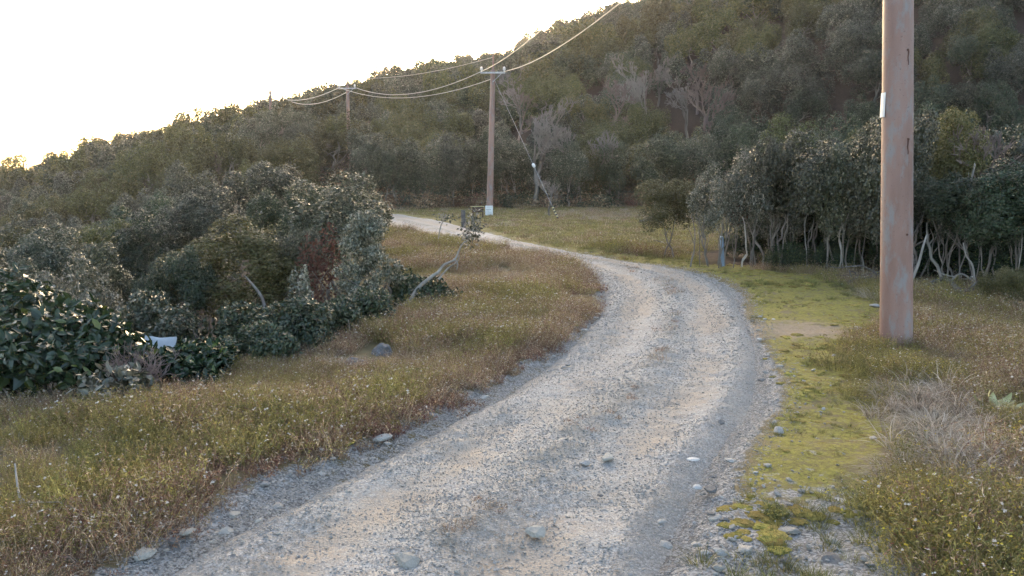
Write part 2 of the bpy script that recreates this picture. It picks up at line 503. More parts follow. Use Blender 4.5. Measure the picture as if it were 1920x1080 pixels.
def Hgt(x, y):
    x = np.asarray(x, float); y = np.asarray(y, float)
    w = bank_w(x, y)
    base = -6.0 * (1 - np.exp(-(w / 9.0) ** 1.5)) + .10 * (fbm(x * .35, y * .35, 5, 2) - .5)
    t = np.clip(x / np.maximum(y, 1.0), -.9, .9)
    Rd = np.interp(t, T_RID, D_RID); Fd = np.interp(t, T_FOOT, D_FOOT)
    Zr = np.interp(t, _t, _z)
    u = np.clip((y - Fd) / (Rd - Fd), 0, 3)
    g = np.where(u < 1, 1 - np.maximum(1 - u, 0) ** 1.55, 1.0)
    g = g * sstep(-.02, .13, u)
    fall = -np.maximum(u - 1, 0) ** 1.3 * 22
    hum = (fbm(x * .06, y * .06, 9, 3) - .5) * 3.2 * sstep(0, .25, u) * (1 - .6 * sstep(.75, 1, u))
    return base * (1 - g) + Zr * g + fall + hum


# road edges surveyed from the photograph
RL = np.array([(-5.2, -8), (-4.3, -3), (-2.75, 1.2), (-1.72, 4.24), (-1.27, 5.12), (-.86, 5.98), (-.46, 6.88), (.10, 8.1), (.76, 10.16), (1.33, 12.55), (1.66, 14.6), (1.6, 17.4), (.95, 19.9), (.2, 21.7), (-.95, 24.4), (-2.9, 28.2), (-5.2, 33), (-9.0, 40), (-14.5, 45.5)])
RR = np.array([(-1.7, -8), (-1.0, -3), (-.05, 1.2), (.74, 4.24), (1.06, 5.12), (1.42, 5.98), (1.80, 6.88), (2.38, 8.3), (2.92, 10.16), (3.4, 12.6), (3.78, 15.4), (3.45, 18.2), (2.25, 20.7), (1.3, 22.4), (.35, 25.0), (-1.0, 29.8), (-2.6, 35.5), (-5.4, 42.5), (-10.5, 49.0)])


def catmull(P, n):
    P = np.vstack([2 * P[0] - P[1], P, 2 * P[-1] - P[-2]])
    out = []
    for i in range(1, len(P) - 2):
        s = np.linspace(0, 1, n, endpoint=False)[:, None]
        a, b, c, d = P[i - 1], P[i], P[i + 1], P[i + 2]
        out.append(.5 * (2 * b + (c - a) * s + (2 * a - 5 * b + 4 * c - d) * s ** 2 + (3 * b - a - 3 * c + d) * s ** 3))
    return np.vstack(out + [P[-2:-1]])


rl, rr = catmull(RL, 60), catmull(RR, 60)
rc = (rl + rr) / 2
rarc = np.concatenate([[0], np.cumsum(np.linalg.norm(np.diff(rc, axis=0), axis=1))])


def road_coord(x, y):
    """distance outside the road edge (negative inside) and cross coordinate v (0 left edge .. 1 right edge)"""
    x = np.asarray(x, float).ravel(); y = np.asarray(y, float).ravel()
    d = np.full(len(x), 50.0); v = np.where(x < np.interp(y, rc[:, 1], rc[:, 0]), -9.0, 9.0)
    idx = np.nonzero((y < 50) & (y > -9) & (x > -18) & (x < 12))[0]
    for ch in np.array_split(idx, max(1, len(idx) // 15000)):
        if not len(ch): continue
        q = np.stack([x[ch], y[ch]], 1)
        cc, ll, rg = rc[::4], rl[::4], rr[::4]
        k = np.argmin(((q[:, None] - cc[None]) ** 2).sum(2), 1)
        ax = rg[k] - ll[k]; w = np.linalg.norm(ax, axis=1)
        vv = ((q - ll[k]) * ax).sum(1) / w ** 2
        v[ch] = vv
        d[ch] = np.maximum(-vv, vv - 1) * w
    return d, v


def in_wood(x, y):
    """signed: >0 inside the wood on the right (metres, roughly)"""
    xw = np.interp(y, WOOD_Y[::-1], WOOD_X[::-1])
    yb = 21.0 + np.maximum(0, np.asarray(x) - 3.7) * 1.2
    return np.where(np.asarray(y) < 21.0, (np.asarray(x) - xw) * .8, np.minimum(yb - y, np.asarray(x) - 3.7))


def axis(fine_lo, fine_hi, step, lo, hi, growth):
    a = list(np.arange(fine_lo, fine_hi, step))
    s = step; p = a[-1]
    up = []
    while p < hi:
        s *= growth; p += s; up.append(p)
    s = step; p = a[0]; dn = []
    while p > lo:
        s *= growth; p -= s; dn.append(p)
    return np.array(dn[::-1] + a + up)


gx = axis(-6.0, 8.0, .07, -320, 320, 1.035)
gy = axis(2.5, 20.0, .08, -30, 420, 1.022)
XX, YY = np.meshgrid(gx, gy)
xf, yf = XX.ravel(), YY.ravel()
ZZ = Hgt(xf, yf)
rd, rv = road_coord(xf, yf)
wd = in_wood(xf, yf)
bw = bank_w(xf, yf)
near = sstep(60, 25, yf)
micro = (fbm(xf * 2.2, yf * 2.2, 21, 4) - .5) * .09 + (fbm(xf * 9, yf * 9, 31, 2) - .5) * .03
ZZ = ZZ + micro * near * sstep(-.2, .3, rd)
ZZ = ZZ - .10 * sstep(.12, -.22, rd)
tt = np.clip(xf / np.maximum(yf, 1), -.9, .9)
foot = np.interp(tt, T_FOOT, D_FOOT)
hillm = sstep(-1, 3, yf - foot)
litter = np.maximum.reduce([sstep(-.3, .8, wd), sstep(1.0, 3.0, bw), hillm])
side_r = (rv > .5)
lownoise = fbm(xf * .8, yf * .8, 41, 3)
moss_w = .9 + 1.0 * (lownoise - .5) + .9 * sstep(9, 12, yf) * sstep(22, 16, yf)
moss = np.where(side_r, sstep(moss_w + .5, moss_w - .2, rd) * sstep(-.1, .25, rd) * sstep(30, 18, yf), .55 * sstep(.55, .15, rd) * sstep(.38, .62, lownoise) * sstep(26, 14, yf))
gravel = np.where(side_r, .95 * sstep(.14, -.1, rd) + .30 * sstep(2.1, 1.2, rd) * sstep(12, 9, yf) + .55 * sstep(5.6, 4.2, yf) * sstep(1.9, .9, rd), np.where(yf < 5.5, .75, .6) * sstep(np.where(yf < 5.5, .4, .22), .02, rd))
gravel *= sstep(40, 20, yf)
sand = .78 * np.exp(-(((xf - 3.7) / 1.0) ** 2 + ((yf - 10.8) / .9) ** 2))
grassm = .35 + .65 * sstep(14, 26, yf)
nx, ny = len(gx), len(gy)
ii = (np.arange(ny - 1)[:, None] * nx + np.arange(nx - 1)[None]).ravel()
ground = link('ground', make_mesh('ground', np.stack([xf, yf, ZZ], 1), [np.stack([ii, ii + 1, ii + nx + 1, ii + nx], 1)], [M['ground']], None, True,
                                  dict(moss=moss, gravel=gravel, sand=sand, litter=litter, grass=grassm)))
tag(ground, 'grassy ground and wooded hillside around the gravel track', kind='structure')

# gravel road strip
s_list = [0.0]
while s_list[-1] < rarc[-1]:
    c_y = np.interp(s_list[-1], rarc, rc[:, 1])
    s_list.append(s_list[-1] + (.035 if 2.5 < c_y < 12 else .06 if 12 <= c_y < 24 else .2))
sa = np.array(s_list[:-1])
NV = 60
vv = np.linspace(0, 1, NV)
Lx = np.stack([np.interp(sa, rarc, rl[:, k]) for k in (0, 1)], 1)
Rx = np.stack([np.interp(sa, rarc, rr[:, k]) for k in (0, 1)], 1)
dirn = unit(Rx - Lx)
Lx = Lx - dirn * .16; Rx = Rx + dirn * .16
Pr = Lx[:, None] + (Rx - Lx)[:, None] * vv[None, :, None]
px_, py_ = Pr[..., 0].ravel(), Pr[..., 1].ravel()
V2 = np.broadcast_to(vv[None], (len(sa), NV)).ravel()
rutg = np.exp(-((V2 - .29 + .05 * (fbm(px_ * .5, py_ * .5, 95, 2) - .5)) / .115) ** 2) + np.exp(-((V2 - .73 + .05 * (fbm(px_ * .5, py_ * .5, 96, 2) - .5)) / .115) ** 2)
lump = fbm(px_ * 1.6, py_ * 1.6, 61, 3)
mid = np.exp(-((V2 - .52) / .07) ** 2)
Zr_ = Hgt(px_, py_) - .03 * rutg + .025 * mid * lump * 2 + (fbm(px_ * 5, py_ * 5, 71, 4) - .5) * .045 + (fbm(px_ * 18, py_ * 18, 81, 2) - .5) * .009
edge = np.minimum(V2, 1 - V2)
Zr_ -= .11 * sstep(.14, 0, edge)
far_w = sstep(20, 26, py_)
sandv = np.clip(rutg * (-.25 + 2.0 * fbm(px_ * .8, py_ * .8, 91, 3)), 0, 1.05) * (1 - .3 * far_w) + .25 * far_w
sandv *= sstep(.04, .14, edge)
dark = np.clip(mid * 1.1 * (fbm(px_ * 1.1, py_ * 1.1, 101, 3) > .40) + .2 * sstep(.10, .03, edge), 0, 1)
pale = .85 * np.exp(-(((px_ + 1.3) / 1.1) ** 2 + ((py_ - 27.5) / 1.3) ** 2))  # white gleam on the far track, put into the colour
i0 = (np.arange(len(sa) - 1)[:, None] * NV + np.arange(NV - 1)[None]).ravel()
road = link('gravel_road', make_mesh('gravel_road', np.stack([px_, py_, Zr_], 1), [np.stack([i0, i0 + 1, i0 + NV + 1, i0 + NV], 1)], [M['road']], None, True,
                                     dict(sand=sandv, dark=dark, pale=pale)))
tag(road, 'pale gravel track with two sandy wheel ruts curving uphill', kind='structure')


def gpt(px, py, dz=0.0):
    """ground point seen at pixel px, py"""
    Ys = np.concatenate([np.linspace(3, 30, 900), np.linspace(30, 200, 900)])
    k = (540.0 - py) / FPX
    dd = Ys * (k * cp - sp) / (cp + k * sp)
    X = (px - 960.0) / FPX * (Ys * cp - dd * sp)
    z = CAM_H + dd
    i = int(np.argmax(Hgt(X, Ys) >= z))
    return np.array([X[i], Ys[i], float(Hgt(X[i], Ys[i])) + dz])


def zg(x, y):
    return float(Hgt(x, y))


# ------------------------------------------------------------------ foliage builders
def leaf_geo(rng, P, Nrm, L, Wd, jit=.40, fold=.12, big=False):
    n = len(P)
    up = np.array([0, 0, 1.0])
    t_ = rng.normal(size=(n, 3))
    t_ = unit(t_ - (t_ * Nrm).sum(1)[:, None] * Nrm)
    a = unit(t_ + Nrm * rng.uniform(.05, .8, n)[:, None])
    b = unit(Nrm + up * .2 + rng.normal(size=(n, 3)) * jit)
    s = unit(np.cross(a, b)); b = np.cross(s, a)
    L = L * rng.uniform(.65, 1.25, n)[:, None]; W = Wd * rng.uniform(.7, 1.2, n)[:, None]
    if not big:
        V = np.stack([P, P + a * L * .5 + s * W * .5 + b * W * fold, P + a * L, P + a * L * .5 - s * W * .5 + b * W * fold], 1).reshape(-1, 3)
        i = np.arange(n)[:, None] * 4
        return V, np.concatenate([i + [0, 1, 2], i + [0, 2, 3]])
    dr = -b * L * .16
    V = np.stack([P, P + a * L * .33 + s * W * .46 + b * W * .1, P + a * L * .33, P + a * L * .33 - s * W * .46 + b * W * .1,
                  P + a * L * .7 + s * W * .4 + b * W * .08 + dr * .5, P + a * L * .7 + dr * .5 - b * W * .04, P + a * L * .7 - s * W * .4 + b * W * .08 + dr * .5,
                  P + a * L + dr], 1).reshape(-1, 3)
    i = np.arange(n)[:, None] * 8
    return V, np.concatenate([i + f for f in ([0, 1, 2], [0, 2, 3], [1, 4, 5], [1, 5, 2], [2, 5, 6], [2, 6, 3], [4, 7, 5], [5, 7, 6])])


def crown_pts(rng, n, shape='dome', lobes=16, sub=7, zlo=-.45):
    """points and outward normals on a cauliflower of lobes, about unit radius"""
    C = []
    while len(C) < lobes:
        d = unit(rng.normal(size=3))
        if d[2] < zlo: continue
        r = rng.uniform(.42, .72)
        if shape == 'flat': p = d * r * np.array([1.15, 1.15, .55])
        elif shape == 'cone':
            h = rng.uniform(-.6, 1.0); w = .62 * (1 - (h + .6) / 1.9)
            p = np.array([d[0] * w, d[1] * w, h])
        else: p = d * r * np.array([1, 1, .85])
        C.append(p)
    C = np.array(C)
    Rl = rng.uniform(.26, .44, lobes) * (.72 if shape == 'cone' else 1)
    SC, SR = [], []
    for c, r in zip(C, Rl):
        for _ in range(sub):
            d = unit(rng.normal(size=3) + np.array([0, 0, .35]) + unit(c) * .6)
            SC.append(c + d * r * .72); SR.append(r * rng.uniform(.34, .62))
    SC = np.array(SC); SR = np.array(SR)
    w = SR ** 2; k = rng.choice(len(SC), n * 2, p=w / w.sum())
    d = unit(rng.normal(size=(n * 2, 3)) + unit(SC[k]) * .35 + np.array([0, 0, .15]))
    P = SC[k] + d * (SR[k] * rng.uniform(.72, 1.06, n * 2))[:, None]
    # thin out what lies deep inside other lobes
    deep = np.zeros(len(P), bool)
    for c, r in zip(SC, SR):
        deep |= ((P - c) ** 2).sum(1) < (r * .62) ** 2
    keep = np.nonzero(~deep | (rng.random(len(P)) < .15))[0][:n]
    return P[keep], d[keep], C, Rl


def crown_mesh(name, rng, n, L, W, mat, shape='dome', lobes=16, sub=7, zlo=-.45, inner=300, mats2=None, big=False, jit=.34):
    P, d, C, Rl = crown_pts(rng, n, shape, lobes, sub, zlo)
    z0, z1 = np.percentile(P[:, 2], [.5, 99.5]); rh = np.percentile(np.linalg.norm(P[:, :2], axis=1), 96)
    k3 = np.array([1 / rh, 1 / rh, 2 / (z1 - z0)]); off = np.array([0, 0, (z0 + z1) / 2])
    P, C = (P - off) * k3, (C - off) * k3
    d = unit(d / k3)
    mb = MB()
    V, F = leaf_geo(rng, P, d, L, W, jit=jit, big=big); mb.add(V, F, 0)
    if inner:
        inner *= 3
        k = rng.integers(0, len(C), inner)
        Pi = C[k] + unit(rng.normal(size=(inner, 3))) * (Rl[k] * rng.uniform(.1, .6, inner))[:, None]
        V, F = leaf_geo(rng, Pi, unit(rng.normal(size=(inner, 3))), L * 1.7, W * 2.0); mb.add(V, F, 0)
    mats = [mat]
    if mats2:
        mats.append(mats2[0]); nb = mats2[1]
        k = rng.integers(0, len(C)); sel = np.argsort(((P - C[k]) ** 2).sum(1))[:nb]
        V, F = leaf_geo(rng, P[sel] * .96, d[sel], L, W); mb.add(V, F, 1)
    return mb.mesh(name, mats), C, Rl


def wavy(rng, a, b, n=7, amp=.08, seed=None):
    a, b = np.asarray(a, float), np.asarray(b, float)
    s = np.linspace(0, 1, n)[:, None]
    P = a + (b - a) * s
    off = np.cumsum(rng.normal(size=(n, 3)), 0); off -= off[0] + (off[-1] - off[0]) * s
    return P + off * amp * np.linalg.norm(b - a) * np.array([1, 1, .4])


def segs_mesh(A, B, ra, rb, sides=3):
    A, B = np.asarray(A, float), np.asarray(B, float)
    T = unit(B - A)
    ref = np.where(np.abs(T[:, 2:3]) > .9, np.array([[1.0, 0, 0]]), np.array([[0, 0, 1.0]]))
    U = unit(np.cross(T, ref)); Wv = np.cross(T, U)
    a = np.linspace(0, 2 * PI, sides, endpoint=False)
    ring = np.cos(a)[None, :, None] * U[:, None] + np.sin(a)[None, :, None] * Wv[:, None]
    V = np.concatenate([A[:, None] + ring * np.asarray(ra)[:, None, None], B[:, None] + ring * np.asarray(rb)[:, None, None]], 1)
    n = len(A); i = np.arange(n)[:, None] * sides * 2
    F = np.concatenate([i + [j, (j + 1) % sides, sides + (j + 1) % sides, sides + j] for j in range(sides)])
    return V.reshape(-1, 3), F


def twig_tree(rng, levels=6, L0=.3, spread=.5, r0=.03, kids=(2, 4), upb=.25, shrink=.76, start=None):
    """branch skeleton of a leafless tree, about unit height; returns trunk and twig segments"""
    A, B, ra, rb, lv = [], [], [], [], []
    front = start or [(np.zeros(3), np.array([rng.normal() * .08, rng.normal() * .08, 1.0]), L0, r0, 0)]
    while front:
        nf = []
        for p, d, L, r, l in front:
            d = unit(d); q = p + d * L * .5 + rng.normal(size=3) * L * .04; e = p + d * L + rng.normal(size=3) * L * .05
            A += [p, q]; B += [q, e]; ra += [r, r * .88]; rb += [r * .88, r * .74]; lv += [l, l]
            if l < levels:
                for _ in range(rng.integers(kids[0], kids[1])):
                    nd = unit(d + rng.normal(size=3) * spread + np.array([0, 0, upb]))
                    f = rng.uniform(.55, 1.0)
                    nf.append((p + (e - p) * f, nd, L * shrink * rng.uniform(.75, 1.1), max(r * .62, .0022), l + 1))
        front = nf
    return map(np.array, (A, B, ra, rb, lv))


PROTO = {}


def trunk_mesh(name, rng, C, mat, base_r=.045, hc=1.0, nb=6, lean=.1, fork=.35, sides=7):
    """one trunk from the ground (z=-hc) into the crown, with limbs to some lobes"""
    mb = MB()
    top = np.array([rng.normal() * lean, rng.normal() * lean, .1])
    P = wavy(rng, (rng.normal() * .06, rng.normal() * .06, -hc - .12), top, 8, .07)
    add_tube(mb, P, np.linspace(base_r * 1.25, base_r * .55, 8), sides)
    for c in C[rng.permutation(len(C))[:nb]]:
        s = P[rng.integers(3, 7)]
        add_tube(mb, wavy(rng, s, c * .9, 5, .07), np.linspace(base_r * .55, base_r * .15, 5), 5)
    return mb.mesh(name, [mat], True)


def make_proto(key, n, L, W, mat, shape, lobes, sub, seed, inner=300, bark='bark', zlo=-.45, base_r=.05, hc=1.0, big=False, mats2=None, nb=6, jit=.34):
    rng = np.random.default_rng(seed)
    cm, C, Rl = crown_mesh(key + '_crown', rng, n, L, W, M[mat], shape, lobes, sub, zlo, inner, mats2, big, jit)
    tm = trunk_mesh(key + '_trunk', rng, C, M[bark], base_r, hc, nb)
    PROTO[key] = (cm, tm, hc)


for i, (sh, lo) in enumerate([('dome', 9), ('dome', 13), ('flat', 11), ('dome', 7)]):
    for kk, mat in (('dark', 'leaf_dark'), ('olive', 'leaf_olive'), ('silver', 'leaf_silver')):
        make_proto(f'far_{kk}_{i}', 4200, .078, .052, mat, sh, lo, 4, 100 + i, 320, base_r=.03, zlo=-.3, jit=.15)
for i, (sh, lo) in enumerate([('dome', 10), ('flat', 13), ('dome', 15)]):
    for kk, mat in (('dark', 'leaf_dark'), ('olive', 'leaf_olive'), ('silver', 'leaf_silver')):
        make_proto(f'mid_{kk}_{i}', 9500, .052, .033, mat, sh, lo, 5, 140 + i, 400, base_r=.035, zlo=-.4, jit=.18)
for i, (sh, lo) in enumerate([('dome', 12), ('flat', 15), ('dome', 18)]):
    for kk, mat in (('dark', 'leaf_dark'), ('silver', 'leaf_silver'), ('olive', 'leaf_olive')):
        make_proto(f'near_{kk}_{i}', 16000, .056, .030, mat, sh, lo, 6, 170 + i, 600, base_r=.045, nb=9, zlo=-.75)
for i, (sh, lo, sd) in enumerate([('dome', 10, 211), ('dome', 14, 212), ('dome', 12, 213)]):
    make_proto(f'grove_{i}', 15000, .056, .030, 'leaf_grove', sh, lo, 6, sd, 600, base_r=.045, nb=9, zlo=-.6)
make_proto('near_light_0', 9000, .062, .036, 'leaf_light', 'dome', 18, 7, 191, 300, base_r=.04, zlo=-.75, mats2=(M['leaf_dead'], 900))
make_proto('near_light_1', 9000, .062, .036, 'leaf_light', 'dome', 24, 6, 192, 300, base_r=.04, zlo=-.75)
make_proto('near_yellow_0', 12000, .07, .04, 'leaf_yellow', 'dome', 22, 7, 196, 400, base_r=.04, zlo=-.75)
make_proto('cone_light', 8000, .085, .045, 'leaf_light', 'cone', 26, 6, 193, 250, base_r=.035)
make_proto('low_dark', 9000, .07, .036, 'leaf_broad', 'flat', 30, 7, 194, 400, base_r=.03, zlo=-.2)

for kk, mat, seed in (('grey', 'twig_grey', 301), ('grey2', 'twig_grey', 302), ('red', 'twig_red', 303), ('red2', 'twig_red', 304)):
    rng = np.random.default_rng(seed)
    A, B, ra, rb, lv = twig_tree(rng, 7, .22, .36, .018, (2, 4), .2, .79)
    z1 = B[:, 2].max()
    A, B, ra, rb = A / z1, B / z1, ra / z1, rb / z1
    tr = lv <= 2
    mb = MB(); mb.add(*segs_mesh(A[tr], B[tr], ra[tr], rb[tr], 5))
    mt = mb.mesh(kk + '_bare_trunk', [M['bark' if 'grey' in kk else 'twig_red']], True)
    mb = MB(); mb.add(*segs_mesh(A[~tr], B[~tr], np.maximum(ra[~tr] * .9, .0031), np.maximum(rb[~tr] * .9, .0024), 3))
    PROTO['bare_' + kk] = (mb.mesh(kk + '_bare_crown', [M[mat]]), mt, 0)


def put_tree(key, x, y, rad, hc, rz, name, label, cat, group=None, flat=1.0, z=None, tilt=0.0):
    """hc: height of the crown's centre above ground; rad: crown radius (bare trees: rad = full height)"""
    cm, tm, h0 = PROTO[key]
    z = zg(x, y) if z is None else z
    o = thing(name, label, cat, (x, y, z - .05), rz, group)
    if key.startswith('bare'):
        link('trunk', tm, o, (0, 0, 0), (tilt, 0, 0), (rad,) * 3)
        link('crown', cm, o, (0, 0, 0), (tilt, 0, 0), (rad,) * 3)
        return o
    link('trunk', tm, o, (0, 0, hc), (0, 0, 0), (rad, rad, hc))
    link('crown', cm, o, (0, 0, hc), (0, 0, 0), (rad, rad, rad * flat))
    return o


# ------------------------------------------------------------------ wooded hillside
rng = np.random.default_rng(7)
cand = []


def hexgrid(step, x0, x1, y0, y1):
    xs, ys = np.meshgrid(np.arange(x0, x1, step), np.arange(y0, y1, step * .87))
    xs = xs + (np.arange(ys.shape[0]) % 2)[:, None] * step / 2
    xs = xs.ravel() + rng.uniform(-.38, .38, xs.size) * step; ys = ys.ravel() + rng.uniform(-.38, .38, ys.size) * step
    return xs, ys


xs, ys = hexgrid(4.0, -130, 125, 14, 185)
t = xs / np.maximum(ys, 1)
Rd = np.interp(np.clip(t, -.9, .9), T_RID, D_RID); Fd = np.interp(np.clip(t, -.9, .9), T_FOOT, D_FOOT)
dro, _ = road_coord(xs, ys)
w_b = bank_w(xs, ys)
ok = (np.abs(t) < .74) & (ys < Rd + 9) & (dro > 2.0) & ((ys > Fd + 1.5 + 6 * (fbm(xs * .12, ys * .12, 611, 2) - .55)) | ((w_b > 6) & (ys > 21)))
xs, ys, t, Rd, Fd = xs[ok], ys[ok], t[ok], Rd[ok], Fd[ok]
zs = Hgt(xs, ys)
kn = fbm(xs * .05, ys * .05, 201, 2); kn2 = fbm(xs * .11, ys * .11, 211, 2)
trees = []
for x, y, z, rr_, ff, a, b in zip(xs, ys, zs, Rd, Fd, kn, kn2):
    u = rng.random()
    p = proj((x, y, z + 3))
    left = x < -6 and y < 75
    if p[0] > 940 and 55 < y < 100 and 130 < p[1] < 330 and u < (.20 if p[0] < 1420 else .08):
        kind = 'bare_' + rng.choice(['grey', 'grey2', 'red', 'red2'], p=[.35, .3, .2, .15])
    elif u > .975 and x > 0:
        kind = 'bare_' + rng.choice(['grey', 'red'])
    elif left and y < 48:
        kind = 'silver' if rng.random() < .72 else 'dark'
    elif b > .60: kind = 'silver'
    elif a + (rng.random() - .5) * .35 > (.42 if x < 0 else .50): kind = 'olive'
    else: kind = 'dark'
    size = rng.uniform(1.9, 2.9) if y > 80 else rng.uniform(1.7, 2.4) if y > 45 and x > -12 else rng.uniform(1.4, 2.0)
    trees.append([kind, x, y, z, size, p[0], p[1], y - ff, rr_])
trees.sort(key=lambda q: -q[4] / q[2] - (.01 if q[0].startswith('bare') else 0))
N_IND = 265
ORD = ['leftmost'] + [w + ' from left' for w in 'second third fourth fifth sixth seventh eighth ninth tenth eleventh twelfth thirteenth fourteenth fifteenth sixteenth seventeenth eighteenth nineteenth twentieth'.split()]


def zone(px, py):
    c = ('near the left border' if px < 240 else 'left of the farthest pole' if px < 500 else 'just left of the third pole' if px < 650 else 'just right of the third pole' if px < 780
         else 'left of the sign pole' if px < 918 else 'right of the sign pole' if px < 1060 else 'above the far meadow' if px < 1240
         else 'above the roadside wood' if px < 1450 else 'left of the rusty near pole' if px < 1655 else 'right of the rusty near pole')
    sk = float(np.interp(px, SKY_PX, SKY_PY))
    r = 'on the skyline' if py - sk < 26 else 'high up' if py < sk + 60 else 'upper mid-slope' if py < sk + 105 else 'lower mid-slope' if py < sk + 160 else 'low down' if py < sk + 225 else 'at the bottom'
    return r, c


def kindword(k):
    return {'olive': 'olive-green tree', 'dark': 'dark green tree', 'silver': 'grey-green tree'}.get(k) or ('bare reddish tree' if 'red' in k else 'bare grey tree')


by_label = {}
placed = []
for q in trees[:N_IND]:
    kind, x, y, z, size, px, py, df, rr_ = q
    ptop = proj((x, y, z + size * 1.5))
    r, c = zone(ptop[0], ptop[1])
    lab = f'{kindword(kind)} {r} {c}'
    by_label.setdefault(lab, []).append((ptop[0], len(placed)))
    placed.append(q)
labels = {}
for lab, lst in by_label.items():
    lst.sort()
    for j, (_, i) in enumerate(lst):
        if len(lst) == 1: labels[i] = lab
        elif j == len(lst) - 1: labels[i] = lab + ', rightmost'
        else: labels[i] = lab + ', ' + (ORD[j] if j < len(ORD) else 'a middle one')
for i, (kind, x, y, z, size, px, py, df, rr_) in enumerate(placed):
    rz = rng.uniform(0, 2 * PI)
    if kind.startswith('bare'):
        put_tree(kind, x, y, size * 2.3, 0, rz, 'bare_tree', labels[i], 'tree', 'leafless trees among the evergreens on the hill')
    else:
        key = f'mid_{kind}_{rng.integers(0, 3)}' if y < 78 else f'far_{kind}_{rng.integers(0, 4)}'
        fl = rng.uniform(.72, .95)
        put_tree(key, x, y, size, size * fl * rng.uniform(.92, 1.12) + (.5 if df < 6 else 0), rz, 'evergreen_tree', labels[i], 'tree', 'evergreen trees covering the hillside', fl)

# what is past the limit: the farther crowns as one wood
SRC = bpy.data.collections.new('scatter_sources')     # never linked to the scene


def scatter(name, pts, rots, scl, sources, label, idx=None):
    pts = np.asarray(pts, np.float32)
    me = bpy.data.meshes.new(name)
    me.vertices.add(len(pts)); me.vertices.foreach_set('co', pts.ravel())
    a = me.attributes.new('rot', 'FLOAT_VECTOR', 'POINT'); a.data.foreach_set('vector', np.asarray(rots, np.float32).ravel())
    scl = np.asarray(scl, np.float32)
    if scl.ndim == 1: scl = np.stack([scl] * 3, 1)
    a = me.attributes.new('scl', 'FLOAT_VECTOR', 'POINT'); a.data.foreach_set('vector', scl.ravel())
    if idx is None: idx = np.random.default_rng(len(pts)).integers(0, len(sources), len(pts))
    a = me.attributes.new('pick', 'INT', 'POINT'); a.data.foreach_set('value', np.asarray(idx, np.int32))
    o = link(name, me)
    tag(o, label, kind='stuff')
    ng = bpy.data.node_groups.new(name, 'GeometryNodeTree')
    ng.interface.new_socket('Geometry', in_out='INPUT', socket_type='NodeSocketGeometry')
    ng.interface.new_socket('Geometry', in_out='OUTPUT', socket_type='NodeSocketGeometry')
    gi = ng.nodes.new('NodeGroupInput'); go = ng.nodes.new('NodeGroupOutput')
    iop = ng.nodes.new('GeometryNodeInstanceOnPoints')
    jn = ng.nodes.new('GeometryNodeJoinGeometry')
    for s_ in sources:
        so = bpy.data.objects.new(s_.name, s_); SRC.objects.link(so)
        oi = ng.nodes.new('GeometryNodeObjectInfo'); oi.inputs[0].default_value = so
        g2 = ng.nodes.new('GeometryNodeGeometryToInstance')
        ng.links.new(oi.outputs['Geometry'], g2.inputs[0]); ng.links.new(g2.outputs[0], jn.inputs[0])
    ng.links.new(gi.outputs[0], iop.inputs['Points']); ng.links.new(jn.outputs[0], iop.inputs['Instance'])
    iop.inputs['Pick Instance'].default_value = True
    for nm, ty, sock in (('pick', 'INT', 'Instance Index'), ('rot', 'FLOAT_VECTOR', 'Rotation'), ('scl', 'FLOAT_VECTOR', 'Scale')):
        na = ng.nodes.new('GeometryNodeInputNamedAttribute'); na.data_type = ty; na.inputs[0].default_value = nm
        ng.links.new(na.outputs[0], iop.inputs[sock])
    ng.links.new(iop.outputs[0], go.inputs[0])
    md = o.modifiers.new('scatter', 'NODES'); md.node_group = ng
    return o


rest = [q for q in trees[N_IND:]]
far_src = [PROTO[f'far_{k}_{i}'][0] for k in ('dark', 'olive', 'silver') for i in range(4)]
ev = [q for q in rest if not q[0].startswith('bare')]
n = len(ev)
sz = np.array([q[4] for q in ev])
pts = np.array([(q[1], q[2], q[3] + q[4] * .82) for q in ev])
scatter('far_wood', pts, np.stack([np.zeros(n), np.zeros(n), rng.uniform(0, 6.28, n)], 1), np.stack([sz, sz, sz * rng.uniform(.7, .95, n)], 1), far_src,
        'far evergreen wood covering the upper hillside')

# ------------------------------------------------------------------ understory at the hill's foot
def fern_mesh(name, rng, n, L, W, mat, h=.6, r=.5):
    P = np.stack([rng.normal(size=n) * r * .5, rng.normal(size=n) * r * .5, rng.random(n) * h], 1)
    mb = MB(); mb.add(*leaf_geo(rng, P, unit(P + np.array([0, 0, .3])), L, W)); return mb.mesh(name, [mat])


rg = np.random.default_rng(77)
und = [fern_mesh('undergrowth_red', rg, 260, .16, .05, M['herb_red']), fern_mesh('undergrowth_dark', rg, 260, .14, .08, M['leaf_dark']), fern_mesh('undergrowth_brown', rg, 240, .18, .03, M['herb_dry'])]
ux = rg.uniform(-14, 26, 2600); uy = rg.uniform(40, 66, 2600)
uf = np.interp(np.clip(ux / uy, -.9, .9), T_FOOT, D_FOOT)
ud, _ = road_coord(ux, uy)
k = (uy > uf - 2.5 + rg.normal(size=2600) * 1.2) & (uy < uf + 9) & (ud > 1)
ux, uy = ux[k], uy[k]
scatter('undergrowth', np.stack([ux, uy, Hgt(ux, uy) - .05], 1), np.stack([np.zeros(len(ux))] * 2 + [rg.uniform(0, 6, len(ux))], 1), rg.uniform(.6, 1.5, len(ux)), und,
        'brown and dark undergrowth under the trees at the hill foot', (rg.random(len(ux)) < .45).astype(int) + (rg.random(len(ux)) < .3))

